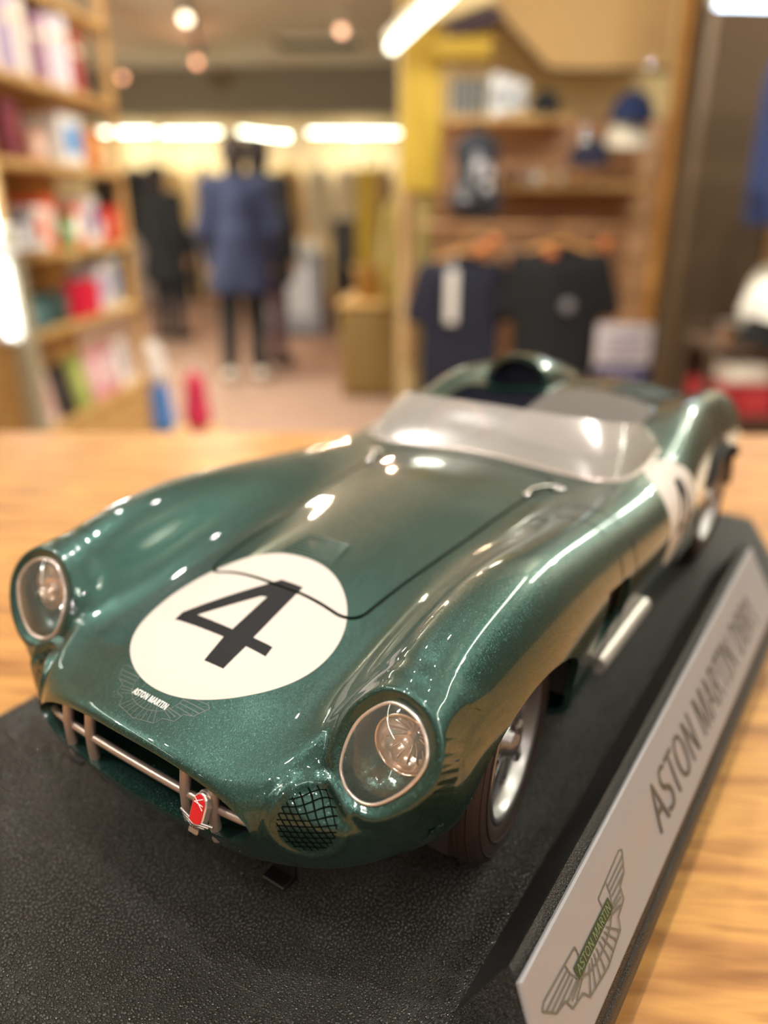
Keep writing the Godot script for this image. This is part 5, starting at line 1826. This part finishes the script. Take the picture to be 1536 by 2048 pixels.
# ------------------------------------------------------------------ the bay of hats and shirts on the right
func build_bay() -> void:
	var Z := -4.2
	var u := thing("hat_bay", "wooden wall bay with two hat shelves and an orange wooden post", "shelf unit", Vector3(0.5, 0, Z - 0.2))
	hang("back_panel", bx(Vector3(0.0, 1.05, -0.26), Vector3(1.5, 1.3, 0.03), 0.003), M.bay_wood, u)
	for k in 6: hang("slat", bx(Vector3(0.0, 0.46 + 0.21 * k, -0.235), Vector3(1.5, 0.19, 0.02), 0.004), M.bay_wood, u)
	hang("shelf", bx(Vector3(-0.22, 1.665, -0.02), Vector3(0.62, 0.03, 0.36), 0.004), M.shelf_wood, u)
	hang("shelf", bx(Vector3(0.10, 1.355, -0.02), Vector3(0.86, 0.03, 0.36), 0.004), M.shelf_wood, u)
	hang("post", bx(Vector3(0.62, 1.4, 0.2), Vector3(0.15, 2.8, 0.12), 0.008), M.orange_wood, u)
	hang("yellow_panel", bx(Vector3(-0.66, 2.05, 0.16), Vector3(0.2, 1.44, 0.05), 0.006), M.yellow, u)
	hang("corner_upright", bx(Vector3(-0.64, 0.67, 0.1), Vector3(0.1, 1.34, 0.08), 0.006), hexm("8a7a44", 0.7), u)
	# gabled canopy boards over the bay
	var b := MB.new()
	var z := Z - 0.1
	var board := func(pts: Array, z0: float, z1: float) -> ArrayMesh:
		var m := MB.new()
		var r0 := PackedVector3Array()
		var r1 := PackedVector3Array()
		for p in pts:
			r0.append(Vector3(p.x, p.y, z0))
			r1.append(Vector3(p.x, p.y, z1))
		m.rings([r0, r1], -1, true, true, true)
		return m.done()
	var gable := thing("canopy", "sloping tan canopy board over the hat bay with dark edge", "canopy", Vector3(0.5, 1.8, Z - 0.05))
	hang("board", board.call([Vector2(-0.36, 0.36), Vector2(-0.05, 0.08), Vector2(0.10, 0.07), Vector2(0.52, 0.07), Vector2(0.52, 1.0), Vector2(-0.36, 1.0)], -0.05, 0.0), M.tan, gable)
	b = MB.new()
	b.tube([Vector3(-0.37, 0.365, 0.0), Vector3(-0.055, 0.075, 0.0), Vector3(0.1, 0.065, 0), Vector3(0.52, 0.065, 0)], 0.014, 6)
	hang("dark_edge", b.done(), M.dark_panel, gable)
	var cor := thing("cornice", "cream cornice box with a dark slot at the top of the bay", "cornice", Vector3(0.02, 1.95, Z))
	b = MB.new()
	b.box(Vector3(0.0, 0.22, 0), Vector3(0.30, 0.16, 0.2), 0.01, Basis(Vector3.BACK, 0.28))
	hang("box", b.done(), M.cream, cor)
	b = MB.new()
	b.box(Vector3(0.06, 0.10, 0.02), Vector3(0.26, 0.05, 0.16), 0.006, Basis(Vector3.BACK, 0.28))
	hang("slot", b.done(), hexm("33202c", 0.7), cor)
	hang("sill", bx(Vector3(0.02, 0.0, 0), Vector3(0.26, 0.09, 0.2), 0.008), M.yellow, cor)
	# things on the upper shelf
	for i in 5: book(["dark bound book at the left end of the upper hat shelf", "dark bound book second from left on the upper hat shelf", "charcoal bound book third from left on the upper hat shelf", "black bound book fourth on the upper hat shelf", "dark slate book next to the white cartons"][i], "dark books on the upper hat shelf", Vector3(0.0 + 0.036 * i, 1.68, Z - 0.12), Vector3(0.03, 0.16 + 0.01 * (i % 2), 0.15), ["22262c", "2a2e30", "303338", "1c2022", "34383c"][i])
	for i in 3:
		var t := item("white_carton", ["white carton beside the dark books", "white carton in the middle of the trio on the upper hat shelf", "white carton next to the black beanie"][i], "box", "white cartons on the upper hat shelf", Vector3(0.205 + 0.06 * i, 1.68, Z - 0.1))
		hang("carton", bx(Vector3(0, 0.09, 0), Vector3(0.055, [0.19, 0.16, 0.12][i], 0.1), 0.004), hexm("d4d6d8", 0.35), t)
		hang("printed_panel", bx(Vector3(0, 0.08, 0.052), Vector3(0.04, 0.06, 0.003), 0.001), hexm("8e9498", 0.4), t)
	cap("black beanie-shaped cap on the upper hat shelf", "caps in the bay", Vector3(0.455, 1.70, Z - 0.1), "10181c", 0.2, 0.82)
	cap("navy cap above the white cap by the orange post", "caps in the bay", Vector3(0.86, 1.64, Z + 0.02), "1c2c54", 0.1, 1.15)
	cap("white cap under the navy cap by the orange post", "caps in the bay", Vector3(0.85, 1.53, Z + 0.03), "d8d0bc", 0.0, 1.15)
	cap("dark navy cap on the lower hat shelf left of the white cap", "caps in the bay", Vector3(0.68, 1.45, Z + 0.0), "1e2138", -0.3, 1.1)
	for q in [[0.84, 1.60], [0.66, 1.42]]:
		var t := thing("hat_peg", "short wooden hat peg at the %s row of the bay" % ("upper" if q[1] > 1.5 else "lower"), "peg", Vector3(q[0], q[1], Z - 0.2))
		b = MB.new()
		b.tube([Vector3(0, 0, -0.24), Vector3(0, 0, 0.18)], 0.012, 8)
		b.ball(Vector3(0, 0, 0.18), Vector3.ONE * 0.018, 10, 6)
		hang("dowel", b.done(), M.orange_wood, t)
	for i in 6:
		var t := item("badge_tin", ["small dark tin at the left of the lower hat shelf", "small brown tin second on the lower hat shelf", "small grey tin third on the lower hat shelf", "small white tin in the middle of the lower hat shelf", "small brass tin fifth on the lower hat shelf", "small pale tin right of the brass one"][i], "tin", "tins on the lower hat shelf", Vector3(0.27 + 0.055 * i, 1.37, Z - 0.02))
		b = MB.new()
		b.lathe([Vector2(0.001, 0), Vector2(0.022, 0.0), Vector2(0.022, 0.05), Vector2(0.001, 0.05)], Vector3.ZERO, Basis.IDENTITY, 18)
		hang("tin_body", b.done(), mat(Color(["40342c", "6a4a34", "8a8680", "d8d4cc", "b08c50", "cfc4b0"][i]), 0.3, 0.6), t)
		b = MB.new()
		b.lathe([Vector2(0.001, 0.05), Vector2(0.024, 0.05), Vector2(0.024, 0.058), Vector2(0.001, 0.06)], Vector3.ZERO, Basis.IDENTITY, 18)
		hang("tin_lid", b.done(), M.chrome, t)
	for q in [["polished chrome ball ornament hanging in the middle of the bay", Vector3(0.62, 1.545, Z + 0.18), 0.022], ["polished ball ornament hanging by the orange post", Vector3(0.90, 1.86, Z + 0.1), 0.03]]:
		var t := thing("ball_ornament", q[0], "ornament", q[1])
		b = MB.new()
		b.ball(Vector3.ZERO, Vector3.ONE * q[2], 20, 14)
		hang("ball", b.done(), M.chrome, t)
		b = MB.new()
		b.tube([Vector3(0, q[2], 0), Vector3(0, q[2] + 0.14, 0), Vector3(0, q[2] + 0.14, -0.3)], 0.003, 5)
		hang("wire", b.done(), M.chrome, t)
	# backpack with a pale pattern
	var bp := thing("backpack", "dark backpack with a pale printed pattern hanging left of the lower hat shelf", "backpack", Vector3(0.12, 1.40, Z + 0.12))
	hang("pack", blob([[Vector3(-0.05, 0.11, 0), Vector3(0.05, 0.11, 0), 0.06, 0.06], [Vector3(-0.06, -0.12, 0), Vector3(0.06, -0.12, 0), 0.075, 0.075], [Vector3(0, 0.1, 0), Vector3(0, -0.1, 0), 0.09, 0.1]], 0.014, 0.03, Vector3(1, 1, 0.8)), cloth("1c1e28"), bp)
	for i in 9:
		b = MB.new()
		b.ball(Vector3(rng.randf_range(-0.06, 0.07), rng.randf_range(-0.15, 0.09), 0.078), Vector3(0.026, 0.024, 0.012), 10, 6)
		hang("print_patch", b.done(), hexm(["8c8a90", "b0adb0", "706e78"][i % 3], 0.6), bp)
	b = MB.new()
	b.tube([Vector3(-0.03, 0.16, 0), Vector3(-0.02, 0.24, 0), Vector3(0.02, 0.24, 0), Vector3(0.03, 0.16, 0)], 0.008, 7)
	hang("handle", b.done(), cloth("1c1e28"), bp)
	# dark shirts on wooden hangers
	garment("shirt", "dark navy shirt with a hanging white tag at the left of the pair", "shirt", "dark shirts in the bay", Vector3(0.07, 0.98, Z + 0.16), "16182a", 0.22, 0.74, false, 0.15)
	garment("shirt", "black shirt with a small grey chest badge at the right of the pair", "shirt", "dark shirts in the bay", Vector3(0.55, 1.03, Z + 0.2), "111216", 0.24, 0.78, false, -0.05)
	var cb := thing("chest_badge", "small round grey badge on the front of the black shirt", "badge", Vector3(0.60, 0.80, Z + 0.258))
	b = MB.new()
	b.lathe([Vector2(0.001, -0.004), Vector2(0.03, -0.004), Vector2(0.032, 0.0), Vector2(0.026, 0.004), Vector2(0.001, 0.005)], Vector3.ZERO, Basis(Vector3.RIGHT, PI / 2), 22)
	hang("disc", b.done(), hexm("85858a", 0.5), cb)
	var tg := thing("swing_tag", "long white swing tag hanging on the navy shirt", "tag", Vector3(0.02, 0.84, Z + 0.27))
	hang("card", bx(Vector3.ZERO, Vector3(0.055, 0.26, 0.003), 0.001), hexm("d8d4d0", 0.5), tg)
	b = MB.new()
	b.tube([Vector3(0, 0.13, 0), Vector3(0.01, 0.19, -0.03), Vector3(0.0, 0.20, -0.06)], 0.002, 5)
	hang("string", b.done(), hexm("e8e8e8", 0.6), tg)
	var hs := thing("hang_rail", "chrome rail holding the dark shirts under the lower hat shelf", "rail", Vector3(0.35, 1.17, Z + 0.14))
	b = MB.new()
	b.tube([Vector3(-0.5, 0, 0), Vector3(0.5, 0, 0)], 0.011, 10)
	for x in [-0.45, 0.45]: b.tube([Vector3(x, 0, 0), Vector3(x, 0, -0.34)], 0.01, 8)
	hang("bar", b.done(), M.bay_wood, hs)
	for i in 4:
		var t := thing("wooden_ball", ["copper-coloured wooden ball hanging left under the lower shelf", "copper-coloured wooden ball hanging second from the left", "copper-coloured wooden ball third along the rail", "copper-coloured wooden ball hanging right above the black shirt"][i], "ornament", Vector3([0.16, 0.22, 0.50, 0.76][i], [1.06, 1.10, 1.05, 1.09][i], Z + 0.22), 0, "wooden balls on the rail")
		b = MB.new()
		b.ball(Vector3.ZERO, Vector3(0.035, 0.03, 0.035), 16, 10)
		hang("ball", b.done(), mat(Color("c0703c"), 0.35), t)
		b = MB.new()
		b.tube([Vector3(0, 0.028, 0), Vector3(0, 0.07, -0.04)], 0.003, 5)
		hang("string", b.done(), M.black, t)
	# price board
	var pb := thing("price_board", "white price board with a navy lower band beside the black shirt", "sign", Vector3(0.875, 0.575, Z + 0.34))
	hang("board", bx(Vector3(0, 0.0, 0), Vector3(0.27, 0.30, 0.012), 0.003), hexm("cfc8cc", 0.5), pb)
	hang("band", bx(Vector3(0, -0.10, 0.007), Vector3(0.265, 0.10, 0.004), 0.001), hexm("2c2c5c", 0.5), pb)
	for k in 4: hang("print_line", bx(Vector3(0, 0.105 - 0.04 * k, 0.007), Vector3([0.17, 0.21, 0.15, 0.19][k], 0.016, 0.002), 0.0005), hexm("8a8496", 0.6), pb)
	for k in 4: hang("print_figure", bx(Vector3(-0.075 + 0.05 * k, -0.10, 0.010), Vector3(0.028, 0.05, 0.002), 0.0005), hexm("9a96c0", 0.6), pb)
	hang("stand", bx(Vector3(0, -0.35, -0.02), Vector3(0.03, 0.46, 0.02), 0.003), M.alloy, pb)
	hang("foot", bx(Vector3(0, -0.565, -0.02), Vector3(0.24, 0.02, 0.18), 0.004), M.alloy, pb)

func build_right_end() -> void:
	var c := thing("dark_column", "dark brown panelled column right of the orange post", "column", Vector3(1.16, 0, -3.72))
	hang("panel", bx(Vector3(0.02, 1.42, 0), Vector3(0.34, 2.84, 0.3), 0.01), M.dark_panel, c)
	hang("edge_strip", bx(Vector3(-0.155, 1.42, 0.152), Vector3(0.03, 2.84, 0.012), 0.003), hexm("5a452c", 0.5), c)
	hang("side_board", bx(Vector3(0.24, 1.42, 0.06), Vector3(0.08, 2.84, 0.2), 0.006), hexm("6a4a28", 0.6), c)
	garment("jacket", "navy jacket hanging at the right edge of the view", "jacket", "", Vector3(1.165, 1.70, -2.95), "1c2b54", 0.13, 0.52, true, 0.5, true, 0.6)
	garment("pale_top", "pale grey top hanging below the navy jacket", "clothing", "", Vector3(1.24, 1.02, -3.05), "b4aa9c", 0.10, 0.21, false, 0.5, true, 0.6)
	var s := thing("corner_stand", "wooden stand of hats and cartons at the right edge behind the counter", "stand", Vector3(1.2, 0, -2.92))
	for y in [0.53, 0.79]: hang("shelf", bx(Vector3(0, y, 0), Vector3(0.55, 0.03, 0.32), 0.004), hexm("4a3524", 0.7), s)
	for x in [-0.26, 0.26]:
		for z in [-0.14, 0.14]: hang("leg", bx(Vector3(x, 0.39, z), Vector3(0.03, 0.78, 0.03), 0.004), hexm("4a3524", 0.7), s)
	hang("back_panel", bx(Vector3(0, 0.6, -0.165), Vector3(0.55, 0.5, 0.012), 0.003), hexm("4a3524", 0.7), s)
	cap("white brimmed cap on the top of the corner stand", "caps on the corner stand", Vector3(1.13, 0.90, -2.86), "d8d4cc", 0.4, 1.0)
	cap("black cap under the white one on the corner stand", "caps on the corner stand", Vector3(1.14, 0.815, -2.84), "1c1c1e", 0.4, 1.0)
	carton("red carton at the left of the corner stand", "cartons on the corner stand", Vector3(0.98, 0.546, -2.84), Vector3(0.13, 0.12, 0.14), "9c2028", "b03038", -PI / 2)
	carton("red carton in the middle of the corner stand", "cartons on the corner stand", Vector3(1.12, 0.546, -2.84), Vector3(0.13, 0.12, 0.13), "a4242c", "b83a40", -PI / 2)
	carton("white carton lying on the red cartons of the corner stand", "cartons on the corner stand", Vector3(1.08, 0.668, -2.84), Vector3(0.12, 0.07, 0.16), "d8d0c4", "e8e4d8", -PI / 2)
	carton("cream carton at the right of the white one on the corner stand", "cartons on the corner stand", Vector3(1.24, 0.668, -2.86), Vector3(0.12, 0.10, 0.12), "d4c8a4", "e4dcc0", -PI / 2)
	var b := MB.new()
	var t := thing("silver_tin", "bright silver tin on the corner stand below the caps", "tin", Vector3(0.99, 0.805, -2.80))
	b.lathe([Vector2(0.001, 0), Vector2(0.035, 0.0), Vector2(0.035, 0.07), Vector2(0.001, 0.072)], Vector3.ZERO, Basis.IDENTITY, 20)
	hang("tin_body", b.done(), M.chrome, t)
	b = MB.new()
	b.lathe([Vector2(0.001, 0.07), Vector2(0.037, 0.07), Vector2(0.037, 0.08), Vector2(0.001, 0.082)], Vector3.ZERO, Basis.IDENTITY, 20)
	hang("tin_lid", b.done(), M.alloy, t)

func _ready() -> void:
	rng.seed = 7
	# ---- camera
	var cam := Camera3D.new()
	cam.name = "camera"
	add_child(cam)
	cam.position = cam_at
	cam.rotation = Vector3(-0.38293, 0.081, 0.0011)
	var lens := CameraAttributesPhysical.new()
	lens.frustum_focal_length = 17.693
	lens.frustum_focus_distance = 0.097
	lens.exposure_aperture = 6.4
	lens.frustum_near = 0.01
	lens.frustum_far = 60.0
	cam.attributes = lens
	cam.current = true
	# ---- sky, exposure
	var we := WorldEnvironment.new()
	we.name = "environment"
	var env := Environment.new()
	env.background_mode = Environment.BG_COLOR
	env.background_color = Color("30302c")
	env.tonemap_mode = Environment.TONE_MAPPER_LINEAR
	env.tonemap_exposure = 0.94
	env.sdfgi_enabled = true
	env.ssao_enabled = true
	env.ssil_enabled = true
	we.environment = env
	add_child(we)
	make_materials()
	build_lights()
	build_room()
	build_counter()
	build_plinth()
	build_car()
	build_shop()
